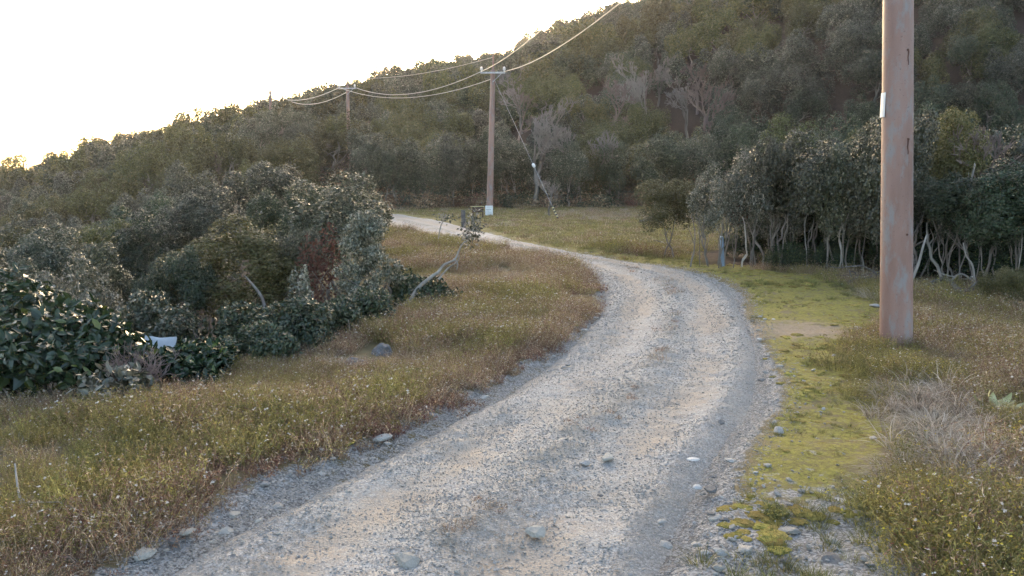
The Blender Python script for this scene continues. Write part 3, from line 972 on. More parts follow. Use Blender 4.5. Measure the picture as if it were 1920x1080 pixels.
# ------------------------------------------------------------------ wood on the right of the road
stem_cache = []
for i in range(7):
    r_ = np.random.default_rng(500 + i)
    mb = MB()
    P = wavy(r_, (0, 0, -.05), (r_.normal() * .25, r_.normal() * .25, 1.05), 9, .055)
    add_tube(mb, P, np.linspace(.045, .02, 9), 7)
    for _ in range(r_.integers(1, 3)):
        k = r_.integers(3, 6); e = P[k] + np.array([r_.normal() * .3, r_.normal() * .3, r_.uniform(.3, .6)])
        add_tube(mb, wavy(r_, P[k], e, 5, .08), np.linspace(.022, .008, 5), 5)
    stem_cache.append([mb.mesh(f'stem_{i}_{b}', [M[b]], True) if j == 0 else None for j, b in enumerate(['bark'])][0])
stem_pale = []
for me in stem_cache:
    c = me.copy(); c.materials[0] = M['bark_pale']; stem_pale.append(c)


def stem_tree(key, x, y, rad, hc, flat, name, label, cat, group, rng, nst=3, spread=.35, pale=.3, rz=None, thick=1.0):
    cm, tm, h0 = PROTO[key]
    o = thing(name, label, cat, (x, y, zg(x, y) - .03), rng.uniform(0, 6.28) if rz is None else rz, group)
    link('crown', cm, o, (0, 0, hc), (0, 0, 0), (rad, rad, rad * flat))
    for s_ in range(nst):
        me = (stem_pale if rng.random() < pale else stem_cache)[rng.integers(0, 7)]
        a = rng.uniform(0, 6.28); rr_ = spread * rng.uniform(.3, 1) * (s_ > 0)
        k = thick * rng.choice([.55, .8, 1.0, 1.5], p=[.3, .35, .25, .1])
        link('trunk', me, o, (math.cos(a) * rr_, math.sin(a) * rr_, 0), (rng.normal() * .1, rng.normal() * .1, rng.uniform(0, 6.28)), (k, k, max(hc - .55 * rad * flat, .4) * rng.uniform(.92, 1.08)))
    return o


RW = np.random.default_rng(55)
GW = 'trees of the roadside wood right of the bend'
def span(px, Y, top, bot, rad):
    """crown-centre height and flatness of a crown that reaches from pixel row bot up to pixel row top"""
    p = pix(px, 480, Y); z1 = pix(px, top, Y)[2]; z0 = pix(px, bot, Y)[2]
    return p[0], (z0 + z1) / 2 - zg(p[0], Y), (z1 - z0) / 2 / rad


# px, base distance, crown radius, top and bottom pixel rows, kind, stems, label
front = [
    (1262, 20.3, .88, 336, 428, 'near_olive_1', 2, 'small dark tree with forked leaning trunk, nearest the far meadow'),
    (1345, 18.6, .66, 306, 436, 'near_light_0', 4, 'pale-leaved tree standing over the blue post with reddish dead leaves'),
    (1408, 18.4, .74, 276, 436, 'near_light_1', 4, 'silvery tree just right of the blue post'),
    (1460, 18.0, .85, 262, 438, 'grove_0', 5, 'grey-green tree with many thin trunks beside the silvery one'),
    (1530, 17.6, 1.1, 246, 440, 'grove_1', 4, 'broad rounded olive tree in the middle of the roadside wood'),
    (1605, 17.0, 1.0, 222, 440, 'grove_2', 4, 'tall olive tree touching the left side of the rusty pole'),
    (1660, 16.6, .95, 205, 442, 'grove_0', 4, 'dark tree directly behind the rusty pole'),
    (1775, 17.2, .72, 204, 345, 'near_yellow_0', 2, 'yellow-green tree crown just right of the rusty pole'),
    (1745, 16.4, .62, 330, 444, 'near_silver_1', 3, 'low grey-green tree beside the right edge of the rusty pole'),
    (1830, 15.6, .9, 318, 455, 'near_dark_1', 4, 'dark drooping tree above the fallen grey branches'),
    (1905, 14.9, .95, 300, 455, 'near_dark_2', 4, 'dark tree at the very end of the roadside wood'),
    (2000, 14.4, 1.0, 290, 455, 'near_dark_0', 3, 'dark tree beyond the end of the roadside wood'),
]
for px, Y, rad, top, bot, key, ns, lab in front:
    x_, hc, fl = span(px, Y, top, bot, rad)
    stem_tree(key, x_, Y, rad, hc, fl, 'broadleaf_tree', lab, 'tree', GW, RW, ns + (4 if px > 1300 else 0), .65, .25, thick=.5)
back = [(1440, 20.0, .9, 330), (1500, 19.6, 1.0, 290), (1570, 19.3, 1.0, 262), (1640, 18.8, 1.1, 240), (1720, 18.3, 1.0, 262), (1800, 18.0, 1.1, 285), (1880, 17.2, 1.1, 275), (1960, 16.8, 1.1, 265),
        (1500, 22.5, 1.2, 305), (1590, 22.0, 1.3, 270), (1690, 21.0, 1.3, 235), (1790, 20.6, 1.3, 240), (1890, 20.0, 1.3, 240), (1990, 19.5, 1.3, 240), (1620, 25, 1.5, 250), (1740, 25, 1.5, 245), (1860, 24, 1.5, 245)]
for j, (px, Y, rad, top) in enumerate(back):
    key = ['grove_1', 'near_dark_2', 'grove_0', 'near_dark_0', 'near_olive_2'][j % 5]
    row = 'second' if j < 8 else 'third'
    side = 'left of' if px < 1655 else 'right of'
    nth = sum(1 for q in back[(0 if j < 8 else 8):(8 if j < 8 else 17)] if (q[0] < 1655) == (px < 1655) and q[0] < px)
    x_, hc, fl = span(px, Y, top, 462, rad)  # low crowns shaped to keep light out of the wood
    stem_tree(key, x_, Y, rad, hc, fl, 'broadleaf_tree', f'inner tree, {row} row of wood {side} the rusty pole, {ORD[nth]}', 'tree', GW, RW, 3, .4, .1, thick=.9)
# leafless grey bush right of the pole
p = pix(1800, 480, 16.9)
put_tree('bare_red', p[0], 16.9, 3.0, 0, 1.0, 'bare_tree', 'leafless grey-brown tree among the evergreens right of the rusty pole', 'tree')
p = pix(1880, 480, 17.2)
put_tree('bare_grey', p[0], 17.4, 2.9, 0, 2.0, 'bare_tree', 'leafless twiggy tree at the far right of the wood', 'tree')
# low bushes inside the wood, added to block light and darken it
for j, (px, Y, rad, lab) in enumerate([(1480, 17.7, .5, 'low dark bush between the thin trunks left of the rusty pole'), (1565, 17.3, .5, 'low dark bush under the broad olive tree'),
                                       (1700, 16.9, .65, 'low dark bush behind the foot of the rusty pole'), (1775, 16.8, .7, 'low dark bush behind the fallen branches'), (1860, 16.0, .7, 'low dark bush under the dark drooping tree'),
                                       (1935, 15.2, .7, 'low dark bush at the right end under the trees'),
                                       (1440, 19.6, .6, 'shaded bush deep in the wood behind the silvery tree'), (1520, 19.4, .8, 'shaded bush deep in the wood behind the broad olive tree'), (1600, 18.8, .85, 'shaded bush deep in the wood behind the tall olive tree'),
                                       (1680, 18.6, .9, 'shaded bush deep in the wood behind the rusty pole'), (1760, 18.4, .9, 'shaded bush deep in the wood behind the yellow-green tree'), (1840, 18.0, .9, 'shaded bush deep in the wood behind the drooping tree'),
                                       (1930, 17.4, .9, 'shaded bush deep in the wood at its right end'), (1385, 20.6, .5, 'shaded bush behind the thin trunks near the blue post')]):
    p = pix(px, 480, Y)
    put_tree('low_dark', p[0], Y, rad, rad * (.62 if j < 6 else .8), j * 1.3, 'low_bush', lab, 'bush', 'dark bushes under the roadside wood', .62 if j < 6 else .8)
p = gpt(1905, 565)
put_tree('near_olive_1', 7.6, 12.9, .42, .3, .4, 'leafy_shrub', 'yellow-green leafy shrub at the edge of the grass under the dark wood', 'shrub', None, .8)

# foot-of-hill trees behind the far meadow
FH = np.random.default_rng(91)
foot_trees = [
    ('bare_grey', 1000, 52.5, 6.6, 'large bare tree with spreading grey limbs behind the guy wire'),
    ('bare_grey2', 1085, 53.5, 6.2, 'bare pale-twigged tree right of the guy wire at the wood edge'),
    ('bare_grey2', 1030, 40.5, 2.2, 'small gnarled bare tree beside the striped wire guard'),
    ('bare_red', 1140, 62, 6.2, 'bare reddish tree above the dark domed evergreen'),
    ('bare_grey', 1210, 64, 7.0, 'bare grey tree with fine upright twigs above the far meadow'),
    ('bare_red2', 1330, 60, 6.0, 'bare reddish thicket tree above the left end of the roadside wood'),
    ('bare_grey2', 1385, 50, 4.4, 'bare grey tree just above the silvery roadside trees'),
]
for key, px, Y, h, lab in foot_trees:
    p = pix(px, 400, Y)
    put_tree(key, p[0], Y, h, 0, FH.uniform(0, 6), 'bare_tree', lab, 'tree')
foot_ev = [
    ('mid_silver_0', 790, 50.0, 1.7, 2.4, 'grey-green tree at the wood edge above the track'), ('mid_silver_1', 850, 50.5, 1.8, 2.7, 'broad grey-green tree just left of the pole with the sign'),
    ('mid_dark_0', 745, 49.0, 1.9, 2.5, 'dark tree where the track disappears to the left'), ('mid_silver_2', 950, 53, 1.7, 2.8, 'grey-green tree just right of the pole with the sign'),
    ('mid_dark_1', 905, 52.5, 1.8, 3.0, 'dark tree directly behind the pole with the sign'), ('mid_silver_1', 1065, 51.5, 1.5, 2.5, 'pale grey-green rounded tree below the bare twigs'),
    ('mid_dark_2', 1235, 47, 2.0, 2.6, 'large dark domed evergreen behind the far meadow'), ('mid_dark_0', 1150, 53, 1.7, 2.6, 'dark evergreen left of the large domed one'),
    ('mid_silver_0', 1310, 49, 1.8, 2.8, 'grey-green tree right of the large domed evergreen'), ('mid_olive_1', 1470, 47, 2.0, 3.4, 'olive tree above the silvery roadside trees'),
    ('mid_dark_1', 1390, 48, 1.9, 3.0, 'dark round tree behind the silvery roadside trees'),
]
for key, px, Y, rad, hc, lab in foot_ev:
    p = pix(px, 400, Y)
    stem_tree(key, p[0], Y, rad, hc, .9, 'evergreen_tree', lab, 'tree', None, FH, 3, .8, .15, thick=1.5)

for j, (px, py, rad, key, lab) in enumerate([(1815, 160, 1.9, 'mid_dark_0', 'dark rounded tree in the upper right gap, right of the rusty pole top'), (1870, 150, 2.0, 'mid_olive_2', 'olive rounded tree high in the upper right corner gap'),
                                            (1850, 115, 2.0, 'mid_dark_2', 'dark green tree highest in the upper right gap'), (1900, 185, 1.9, 'mid_silver_1', 'grey-green tree low in the upper right gap by the right border')]):
    q = gpt(px, py)
    put_tree(key, q[0], q[1], rad, rad * .85, 1.7 * j, 'evergreen_tree', lab, 'tree', None, .85)

# ------------------------------------------------------------------ trees and shrubs left of the bank
LB = np.random.default_rng(66)
left_ev = [   # px, base distance, crown radius, top and bottom pixel rows
    ('grove_1', 628, 16.5, 1.28, 326, 500, 'evergreen_tree', 'large dense rounded tree left of the leaning sapling', 2),
    ('near_dark_1', 545, 17.3, .85, 350, 480, 'evergreen_tree', 'dark crown adjoining the large rounded tree on its left', 2),
    ('near_olive_2', 440, 14.2, 1.2, 406, 590, 'evergreen_tree', 'olive spreading tree with a pale bent trunk below its crown', 1),
    ('near_dark_0', 335, 13.0, .62, 468, 655, 'evergreen_tree', 'dense dark green tree left of the bent pale trunk', 2),
    ('grove_0', 550, 14.4, .6, 425, 560, 'evergreen_tree', 'grey-green crown between the olive spreading tree and reddish dead leaves', 2),
    ('cone_light', 692, 12.6, .52, 396, 560, 'evergreen_tree', 'pale-tipped conical small tree with thin forked stems', 3),
    ('near_light_0', 135, 10.6, .55, 478, 680, 'evergreen_tree', 'pale glinting small tree above the broad-leaved shrub', 2),
    ('near_silver_2', 35, 11.3, .65, 488, 660, 'evergreen_tree', 'silvery tree at the left border behind the broad-leaved shrub', 2),
    ('grove_2', 215, 15.5, .9, 455, 640, 'evergreen_tree', 'grey-green tree behind the brown twiggy bush', 2),
    ('near_silver_0', 95, 18, 1.1, 425, 560, 'evergreen_tree', 'grey-green tree behind the pale glinting small tree', 2),
    ('near_dark_2', 290, 20, 1.2, 400, 560, 'evergreen_tree', 'dark green tree behind the pale patch in the hollow', 2),
    ('near_silver_0', 390, 22, 1.25, 348, 490, 'evergreen_tree', 'silvery crown above the olive spreading tree', 2),
    ('near_olive_0', 205, 21, 1.3, 415, 560, 'evergreen_tree', 'olive tree in the hollow behind the grey-green trees', 2),
    ('near_olive_1', 15, 21, 1.4, 425, 570, 'evergreen_tree', 'olive tree in the hollow at the left border', 2),
    ('near_silver_1', 520, 28, 1.5, 305, 430, 'evergreen_tree', 'silvery domed tree in the hollow behind the large rounded tree', 2),
    ('near_dark_1', 650, 21, 1.2, 350, 470, 'evergreen_tree', 'dark tree directly behind the large rounded tree', 2),
    ('near_silver_1', -70, 15, 1.2, 450, 640, 'evergreen_tree', 'silvery tree beyond the left border', 2),
]
def limb(name, pxs, rad, mat, parent=None, sides=8, org=(0, 0, 0)):
    P = np.array([pix(a, b, c) for a, b, c in pxs])
    P = catmull(P, 6) - np.array(org)
    mb = MB(); add_tube(mb, P, np.interp(np.linspace(0, 1, len(P)), np.linspace(0, 1, len(rad)), rad), sides)
    return mb.mesh(name, [M[mat]], True)


for key, px, Y, rad, top, bot, nm, lab, ns in left_ev:
    x_, hc, fl = span(px, Y, top, bot, rad)
    o = stem_tree(key, x_, Y, rad, hc, fl, nm, lab, 'tree' if 'tree' in nm else 'shrub', None, LB, ns, .35, .2, thick=1.0, rz=0.0 if px == 440 else None)
    if px == 440:   # pale bent trunk showing below its crown
        tr_ = link('trunk', limb('trunk', [(500, 612, 12.9), (497, 580, 12.9), (490, 556, 12.95), (474, 534, 13.0), (459, 517, 13.05)], [.036, .028, .020, .010], 'bark', org=o.location), o)
        tr_['label'] = 'pale bare bent trunk'

# broad-leaved shrubs
def shrub(name, x, y, rx, ry, h, n, L, W, mat, label, cat='shrub', seed=0, stems=7, group=None, lobes=22, big=True, z=None, mats2=None):
    r_ = np.random.default_rng(seed)
    P, d, C, Rl = crown_pts(r_, n, 'dome', lobes, 6, -.25)
    P = P * np.array([rx, ry, h * .62]); P[:, 2] += h * .42
    keep = P[:, 2] > .02
    P, d = P[keep], d[keep]
    z = zg(x, y) if z is None else z
    o = thing(name, label, cat, (x, y, z - .03), 0, group)
    mb = MB(); mb.add(*leaf_geo(r_, P, unit(d / np.array([rx, ry, h * .62])), L, W, big=big))
    k = r_.integers(0, len(P), n // 5)
    mb.add(*leaf_geo(r_, P[k] * np.array([.75, .75, .8]), d[k], L * 1.6, W * 1.8))
    link('foliage', mb.mesh('foliage', [M[mat]]), o)
    for s_ in range(stems):
        e = P[r_.integers(0, len(P))] * .9
        b = MB(); add_tube(b, wavy(r_, (e[0] * .2, e[1] * .2, -.1), e, 6, .1), np.linspace(.02, .006, 6), 5)
        link('stem', b.mesh('stem', [M['bark']], True), o)
    return o


shrub('broad_leaved_shrub', -4.25, 7.9, 1.0, .7, 1.0, 2400, .12, .058, 'leaf_broad', 'dark glossy broad-leaved shrub filling the lower left corner of the thicket', seed=11, z=-.3)
shrub('broad_leaved_shrub', -5.3, 9.2, 1.2, .8, 1.4, 1900, .13, .062, 'leaf_broad', 'glossy broad-leaved shrub at the left border behind the corner one', seed=12, z=-.5)
shrub('broad_leaved_shrub', -3.12, 8.15, .42, .4, .62, 900, .10, .05, 'leaf_broad', 'low glossy shrub right of the brown twiggy bush below the pale patch', seed=13, z=-.22)
shrub('broad_leaved_shrub', -3.42, 7.15, .36, .25, .42, 420, .095, .046, 'leaf_light', 'small grey-leaved shrub rising from the meadow edge before the corner shrub', seed=14, z=-.05)
shrub('spreading_shrub', -2.5, 9.75, .62, .5, .80, 4600, .055, .027, 'leaf_blue', 'blue-green spreading shrub along the top of the bank', seed=15, z=-.22, big=False, lobes=16)
shrub('spreading_shrub', -2.75, 9.05, .48, .38, .58, 3000, .055, .027, 'leaf_blue', 'blue-green shrub at the lower left end of the spreading one', seed=16, z=-.12, big=False, lobes=12)
shrub('spreading_shrub', -2.95, 8.55, .30, .28, .40, 1500, .055, .027, 'leaf_broad', 'lowest green shrub reaching down into the meadow grass', seed=24, z=-.08, big=False, lobes=10)
shrub('spreading_shrub', -2.1, 10.3, .45, .4, .68, 2800, .055, .027, 'leaf_blue', 'blue-green shrub above the low blue-grey boulder', seed=25, z=-.15, big=False, lobes=12)
shrub('spreading_shrub', -2.0, 11.1, .55, .5, .85, 3200, .058, .028, 'leaf_dark', 'dark shrub under the pale-tipped conical tree', seed=17, z=-.25, big=False, lobes=14)
shrub('spreading_shrub', -4.0, 10.25, .55, .45, .95, 3200, .06, .03, 'leaf_silver', 'grey-green bush rising right behind the pale patch', seed=41, z=-.45, big=False, lobes=14)
shrub('spreading_shrub', -3.3, 10.3, .55, .45, .95, 3200, .06, .03, 'leaf_dark', 'dark bush between the pale patch and the bent pale trunk', seed=42, z=-.45, big=False, lobes=14)
shrub('spreading_shrub', -4.6, 10.6, .6, .5, 1.1, 3200, .06, .03, 'leaf_silver', 'grey-green bush behind the glossy corner shrub', seed=43, z=-.55, big=False, lobes=14)
shrub('climbing_shrub', pix(562, 480, 12.0)[0], 12.0, .20, .2, 1.55, 900, .06, .032, 'leaf_light', 'narrow column of pale leaves in front of the olive spreading tree', seed=31, z=pix(560, 640, 12.0)[2] - .35, big=False, lobes=14)
shrub('spreading_shrub', -1.15, 12.4, .42, .35, .55, 1700, .062, .033, 'leaf_dark', 'low dark shrub at the foot of the leaning sapling', seed=18, z=-.02, big=False, lobes=20)
shrub('spreading_shrub', -1.55, 12.8, .42, .35, .72, 1700, .062, .033, 'leaf_dark', 'dark shrub between the conical tree and the leaning sapling', seed=19, z=-.1, big=False, lobes=20)
shrub('dead_leaf_shrub', -3.0, 13.6, .42, .35, 1.75, 900, .07, .03, 'leaf_dead', 'shrub of reddish-brown dead leaves between the evergreens', seed=20, z=-.5, big=False)
# brown twiggy bush
rg = np.random.default_rng(88)
st = [(np.array([rg.normal() * .06, rg.normal() * .06, 0]), np.array([rg.normal() * .35, rg.normal() * .35, 1.0]), .26, .012, 2) for _ in range(12)]
A, B, ra, rb, lv = twig_tree(rg, 6, .2, .55, .02, (2, 4), .1, .72, st)
o = thing('twiggy_bush', 'brown leafless twiggy bush between the glossy shrubs', 'bush', (-3.45, 7.6, -.12))
tr = lv <= 3
mb = MB(); mb.add(*segs_mesh(A[tr], B[tr], ra[tr], rb[tr], 5)); link('stem', mb.mesh('stem', [M['bark']], True), o)
mb = MB(); mb.add(*segs_mesh(A[~tr], B[~tr], np.maximum(ra[~tr], .002), np.maximum(rb[~tr], .0016))); link('twigs', mb.mesh('twigs', [M['twig_red']]), o)

# leaning sapling with a pale crooked trunk
lx = np.array([pix(766, 594, 12.2), pix(768, 570, 12.2), pix(782, 543, 12.2), pix(805, 522, 12.25), pix(822, 510, 12.3), pix(832, 497, 12.35), pix(853, 486, 12.4), pix(862, 466, 12.45), pix(871, 452, 12.5)])
o = thing('leaning_sapling', 'leaning sapling with crooked pale trunk and one tuft of leaves by the meadow', 'tree', tuple(lx[0]))
org = lx[0]
mb = MB(); Pt = catmull(lx - org, 5); add_tube(mb, Pt, np.linspace(.036, .010, len(Pt)), 8)
link('trunk', mb.mesh('trunk', [M['bark_pale']], True), o)
for pts_ in ([(822, 524, 12.3), (838, 505, 12.4), (850, 496, 12.4), (858, 490, 12.4), (862, 478, 12.4)], [(853, 486, 12.4), (858, 496, 12.4), (856, 506, 12.4)], [(766, 594, 12.2), (762, 575, 12.2), (763, 562, 12.2)], [(868, 456, 12.5), (878, 450, 12.5), (884, 440, 12.5)]):
    P = catmull(np.array([pix(*q) for q in pts_]) - org, 4)
    mb = MB(); add_tube(mb, P, np.linspace(.016, .007, len(P)), 6); link('branch', mb.mesh('branch', [M['bark_pale']], True), o)
rg = np.random.default_rng(89)
c0 = pix(885, 432, 12.5) - org
Pl = c0 + rg.normal(size=(420, 3)) * np.array([.075, .075, .13]) + np.array([0, 0, .03]); Pl[:, 0] += (Pl[:, 2] - c0[2]) * .25
mb = MB(); mb.add(*leaf_geo(rg, Pl, unit(Pl - c0), .06, .03)); link('crown', mb.mesh('crown', [M['leaf_light']]), o)
# thin sapling left of it
b0 = pix(822, 446, 17.0)
o = thing('thin_sapling', 'thin little sapling with a few pale leaves against the track', 'tree', tuple(b0))
P = np.array([pix(822, 448, 17), pix(826, 425, 17), pix(832, 412, 17), pix(836, 402, 17)]) - b0
mb = MB(); add_tube(mb, catmull(P, 4), .012, 6); link('trunk', mb.mesh('trunk', [M['bark_pale']], True), o)
Pl = (pix(838, 408, 17) - b0) + rg.normal(size=(70, 3)) * np.array([.1, .08, .06])
mb = MB(); mb.add(*leaf_geo(rg, Pl, unit(rg.normal(size=(70, 3))), .07, .035)); link('crown', mb.mesh('crown', [M['leaf_light']]), o)

# bright patch of unknown kind in the hollow; a made-up sheet stands in
pc = pix(296, 660, 8.95)
rg = np.random.default_rng(90)
gxs, gys = np.meshgrid(np.linspace(-.17, .17, 10), np.linspace(-.22, .2, 10))
top = np.stack([gxs, gys * .5, gys * .75 + .06 * (vnoise(gxs * 9, gys * 9, 3) - .5)], -1).reshape(-1, 3)
q = (np.arange(9)[:, None] * 10 + np.arange(9)[None]).ravel(); F = np.stack([q, q + 1, q + 11, q + 10], 1)
mb = MB(); mb.add(np.vstack([top, top - np.array([0, -.01, .012])]), np.vstack([F, F[:, ::-1] + 100]))
tag(link('pale_patch', mb.mesh('pale_patch', [M['sheet']], True), None, tuple(pc)), 'pale bluish-white patch of unknown kind glimpsed behind the low glossy shrub', 'sheet')

# ------------------------------------------------------------------ utility poles and lines
def pole(name, label, base, top, r0, r1, arm_z=None, arm_w=1.07, rod=True, arm_rot=0.0):
    base, top = np.array(base, float), np.array(top, float)
    o = thing(name, label, 'utility pole', tuple(base))
    ax = top - base; H = ax[2]
    at = lambda h: ax * (h / H)
    ph = arm_z + .15 if (rod and arm_z) else H
    mb = MB(); n = 14
    P = np.array([at(h) for h in np.linspace(-.4, ph, n)])
    add_tube(mb, P, np.linspace(r0, r1, n), 32)
    link('shaft', mb.mesh('shaft', [M['pole']], True), o)
    if rod:
        mb = MB(); add_tube(mb, [at(ph - .1), at(H)], [r1 * .45, r1 * .35], 10); link('top_rod', mb.mesh('top_rod', [M['pole']], True), o)
    ins = []
    if arm_z:
        c = at(arm_z); d = np.array([math.cos(arm_rot), math.sin(arm_rot), 0]); f = np.array([-d[1], d[0], 0])
        rax = np.array([d, f, [0, 0, 1]])
        mb = MB(); box(mb, c - f * (r1 + .04), (arm_w + .1, .075, .075), 0, rax); link('crossarm', mb.mesh('crossarm', [M['steel']]), o)
        mb = MB(); add_tube(mb, [c - f * (r1 + .05) + d * arm_w * .38 + [0, 0, -.03], c - f * (r1 + .02) + [0, 0, -.42]], .02, 6); link('brace', mb.mesh('brace', [M['steel']]), o)
        for s_ in (-1, 1):
            q = c - f * (r1 + .04) + d * s_ * arm_w * .5 + np.array([0, 0, .04])
            mb = MB()
            add_tube(mb, [q, q + [0, 0, .07], q + [0, 0, .08], q + [0, 0, .13], q + [0, 0, .14], q + [0, 0, .2], q + [0, 0, .24]], [.03, .03, .075, .06, .07, .055, .03], 12)
            link('insulator', mb.mesh('insulator', [M['porcelain']], True), o)
            ins.append(base + q + np.array([0, 0, .02]))
    return o, ins, (lambda h: base + at(h))


b1 = gpt(1680, 652); t1 = pix(1684, 0, b1[1])
sc = 8.0 / (t1[2] - b1[2]); top1 = b1 + (t1 - b1) * sc
p1, ins1, at1 = pole('utility_pole', 'thick rusty reddish steel pole standing in the grass nearest the camera', b1, top1, .183, .135, 6.9, rod=False, arm_rot=-.35)
# fittings of the near pole
def pole_r(h): return .183 + (.135 - .183) * (h + .4) / 8.4
mb = MB()
hpl = pix(1657, 197, b1[1])[2] - b1[2]
c = at1(hpl) - b1
for k_ in range(5):
    pass
angs = np.linspace(R(148), R(199), 8)
rr_ = pole_r(hpl) + .006
ring = []
for zz in (-.135, .135):
    for ra_ in (rr_, rr_ + .006):
        ring.append(np.stack([np.cos(angs) * ra_, np.sin(angs) * ra_, np.full(8, zz)], 1))
V = c + np.vstack(ring)  # 0-7 inner low, 8-15 outer low, 16-23 inner high, 24-31 outer high
F = []
for j in range(7):
    F += [[8 + j, 9 + j, 25 + j, 24 + j], [j + 1, j, 16 + j, 17 + j], [24 + j, 25 + j, 17 + j, 16 + j], [j, j + 1, 9 + j, 8 + j]]
F += [[0, 8, 24, 16], [15, 7, 23, 31]]
mb.add(V, F); link('name_plate', mb.mesh('name_plate', [M['sign_white']]), p1)
for px_, py_b in ((1690, 97), (1691, 262), (1688, 438)):
    q = pix(px_, py_b, b1[1]); h = q[2] - b1[2]; cc = at1(h) - b1
    xo = q[0] - (b1[0] + cc[0]); rr_ = pole_r(h); yo = -math.sqrt(max(rr_ ** 2 - xo ** 2, 0))
    mb = MB(); add_tube(mb, [cc + [xo, yo + .01, 0], cc + [xo, yo - .006, 0]], [.013, .013], 10); link('step_bolt_hole', mb.mesh('step_bolt_hole', [M['pole_rust']]), p1)
for px_, y0, y1, w0 in ((1691, 97, 125, .011), (1690, 260, 290, .012)):
    mb = MB(); rows = []
    for s_ in np.linspace(0, 1, 7):
        q = pix(px_, y0 + (y1 - y0) * s_, b1[1]); h = q[2] - b1[2]; cc = at1(h) - b1; xo = q[0] - (b1[0] + cc[0]) + .004 * math.sin(s_ * 9)
        for k in (-1, 1):
            w_ = w0 * (1 - .55 * s_); rr_ = pole_r(h) + .0025
            xx = xo + k * w_; rows.append(cc + [xx, -math.sqrt(max(rr_ ** 2 - xx ** 2, 0)), 0])
    mb.add(rows, [[2 * j, 2 * j + 1, 2 * j + 3, 2 * j + 2] for j in range(6)])
    link('rust_streak', mb.mesh('rust_streak', [M['pole_rust']]), p1)

b2 = gpt(918, 404); Y2 = b2[1]; t2 = pix(925, 103, Y2)
h2 = pix(922, 137, Y2)[2] - b2[2]
p2, ins2, at2 = pole('utility_pole', 'brown steel pole with a white sign at its foot beside the track', b2, t2, .165, .11, h2)
Y3 = 60.0
t3 = pix(651, 143, Y3); b3 = np.array([t3[0], Y3, zg(t3[0], Y3)])
p3, ins3, at3 = pole('utility_pole', 'third pole, thin brown, rising from the trees on the hillside', b3, t3, .13, .11, pix(651, 166, Y3)[2] - b3[2])
Y4 = 96.0
t4 = pix(506, 156, Y4); b4 = np.array([t4[0], Y4, zg(t4[0], Y4)])
p4, ins4, at4 = pole('utility_pole', 'farthest pole, only its thin top showing above the skyline trees', b4, t4, .20, .17, pix(506, 173, Y4)[2] - b4[2])


def wire(name, a, b, sag, r_, label, mat='cable', group=None, cat='power line'):
    s = np.linspace(0, 1, 40)[:, None]
    a, b = np.asarray(a, float), np.asarray(b, float)
    P = a + (b - a) * s; P[:, 2] -= (sag * 4 * s * (1 - s))[:, 0]
    mb = MB(); add_tube(mb, P, r_, 6)
    return tag(link(name, mb.mesh(name, [M[mat]], True)), label, cat, group)


GL = 'power lines strung between the poles'
wire('power_line', ins2[0], ins1[0], .55, .0145, 'upper left pale cable rising from the pole with the sign towards the near pole', group=GL)
wire('power_line', ins2[1], ins1[1], .75, .0145, 'lower right pale cable rising from the pole with the sign towards the near pole', group=GL)
wire('power_line', ins2[0], ins3[1], .75, .015, 'upper pale cable sagging from the pole with the sign to the third pole', group=GL)
wire('power_line', at2(h2 - .25), ins3[0], .80, .015, 'lower pale cable sagging from the pole with the sign to the third pole', group=GL)
wire('power_line', ins3[0], ins4[0], .9, .024, 'upper pale cable sagging from the third pole to the farthest pole', group=GL)
wire('power_line', at3(pix(651, 172, Y3)[2] - b3[2]), ins4[1], 1.1, .024, 'lower pale cable sagging from the third pole to the farthest pole', group=GL)
wire('power_line', at2(t2[2] - b2[2] - .1), at3(t3[2] - b3[2] - .1), .35, .010, 'thin faint top wire between the pole with the sign and the third pole', group=GL)

# guy wire with insulator and striped guard
ga = at2(h2 - .15); gb = gpt(1047, 412)
o = thing('guy_wire', 'taut guy wire with white insulator running from the pole to the meadow', 'guy wire', tuple(gb))
a_, b_ = ga - gb, np.zeros(3)
mb = MB(); add_tube(mb, [a_, b_ + (a_ - b_) * .01], .008, 5); link('wire', mb.mesh('wire', [M['steel']]), o)
k = next(s for s in np.linspace(0, 1, 400) if proj(gb + a_ * (1 - s))[1] > 310)
ic = a_ * (1 - k); dn = unit(a_)
mb = MB(); add_tube(mb, [ic - dn * .11, ic - dn * .08, ic, ic + dn * .08, ic + dn * .11], [.02, .065, .075, .065, .02], 10); link('insulator', mb.mesh('insulator', [M['porcelain']], True), o)
for j in range(9):
    mb = MB(); add_tube(mb, [a_ * 0 + dn * (.06 + j * .075), dn * (.06 + (j + 1) * .075)], .04, 10)
    link('guard_band', mb.mesh('guard_band', [M['yellow_paint' if j % 2 else 'black_paint']]), o)

# white sign on the second pole
q = pix(917, 395, Y2 - .24); ww, hh = .36, .48
o = thing('notice_sign', 'white notice board with small dark lettering fixed low on the pole', 'sign', tuple(q))
mb = MB(); box(mb, (0, 0, 0), (ww, .02, hh)); link('board', mb.mesh('board', [M['sign_white']]), o)
rg = np.random.default_rng(5)
mb = MB()
for row, (z0, hgt, x0, x1) in enumerate([(.165, .022, -.11, .12), (.055, .05, -.13, .07), (-.02, .026, -.13, .0), (-.075, .024, -.12, .12), (-.12, .024, -.12, .12), (-.165, .024, -.12, .09)]):
    x_ = x0
    while x_ < x1:
        for s_ in range(3):
            if rg.random() < .5: box(mb, (x_ + hgt * .4, -.0115, z0 + (s_ - 1) * hgt * .36), (hgt * .75, .003, hgt * .16))
            else: box(mb, (x_ + hgt * (.15 + .25 * s_), -.0115, z0), (hgt * .16, .0036, hgt * .9))
        x_ += hgt * 1.15
link('lettering', mb.mesh('lettering', [M['ink']]), o)
mb = MB(); add_tube(mb, [(0, .03, .12), (0, .09, .12)], .02, 8); link('bracket', mb.mesh('bracket', [M['steel']]), o)
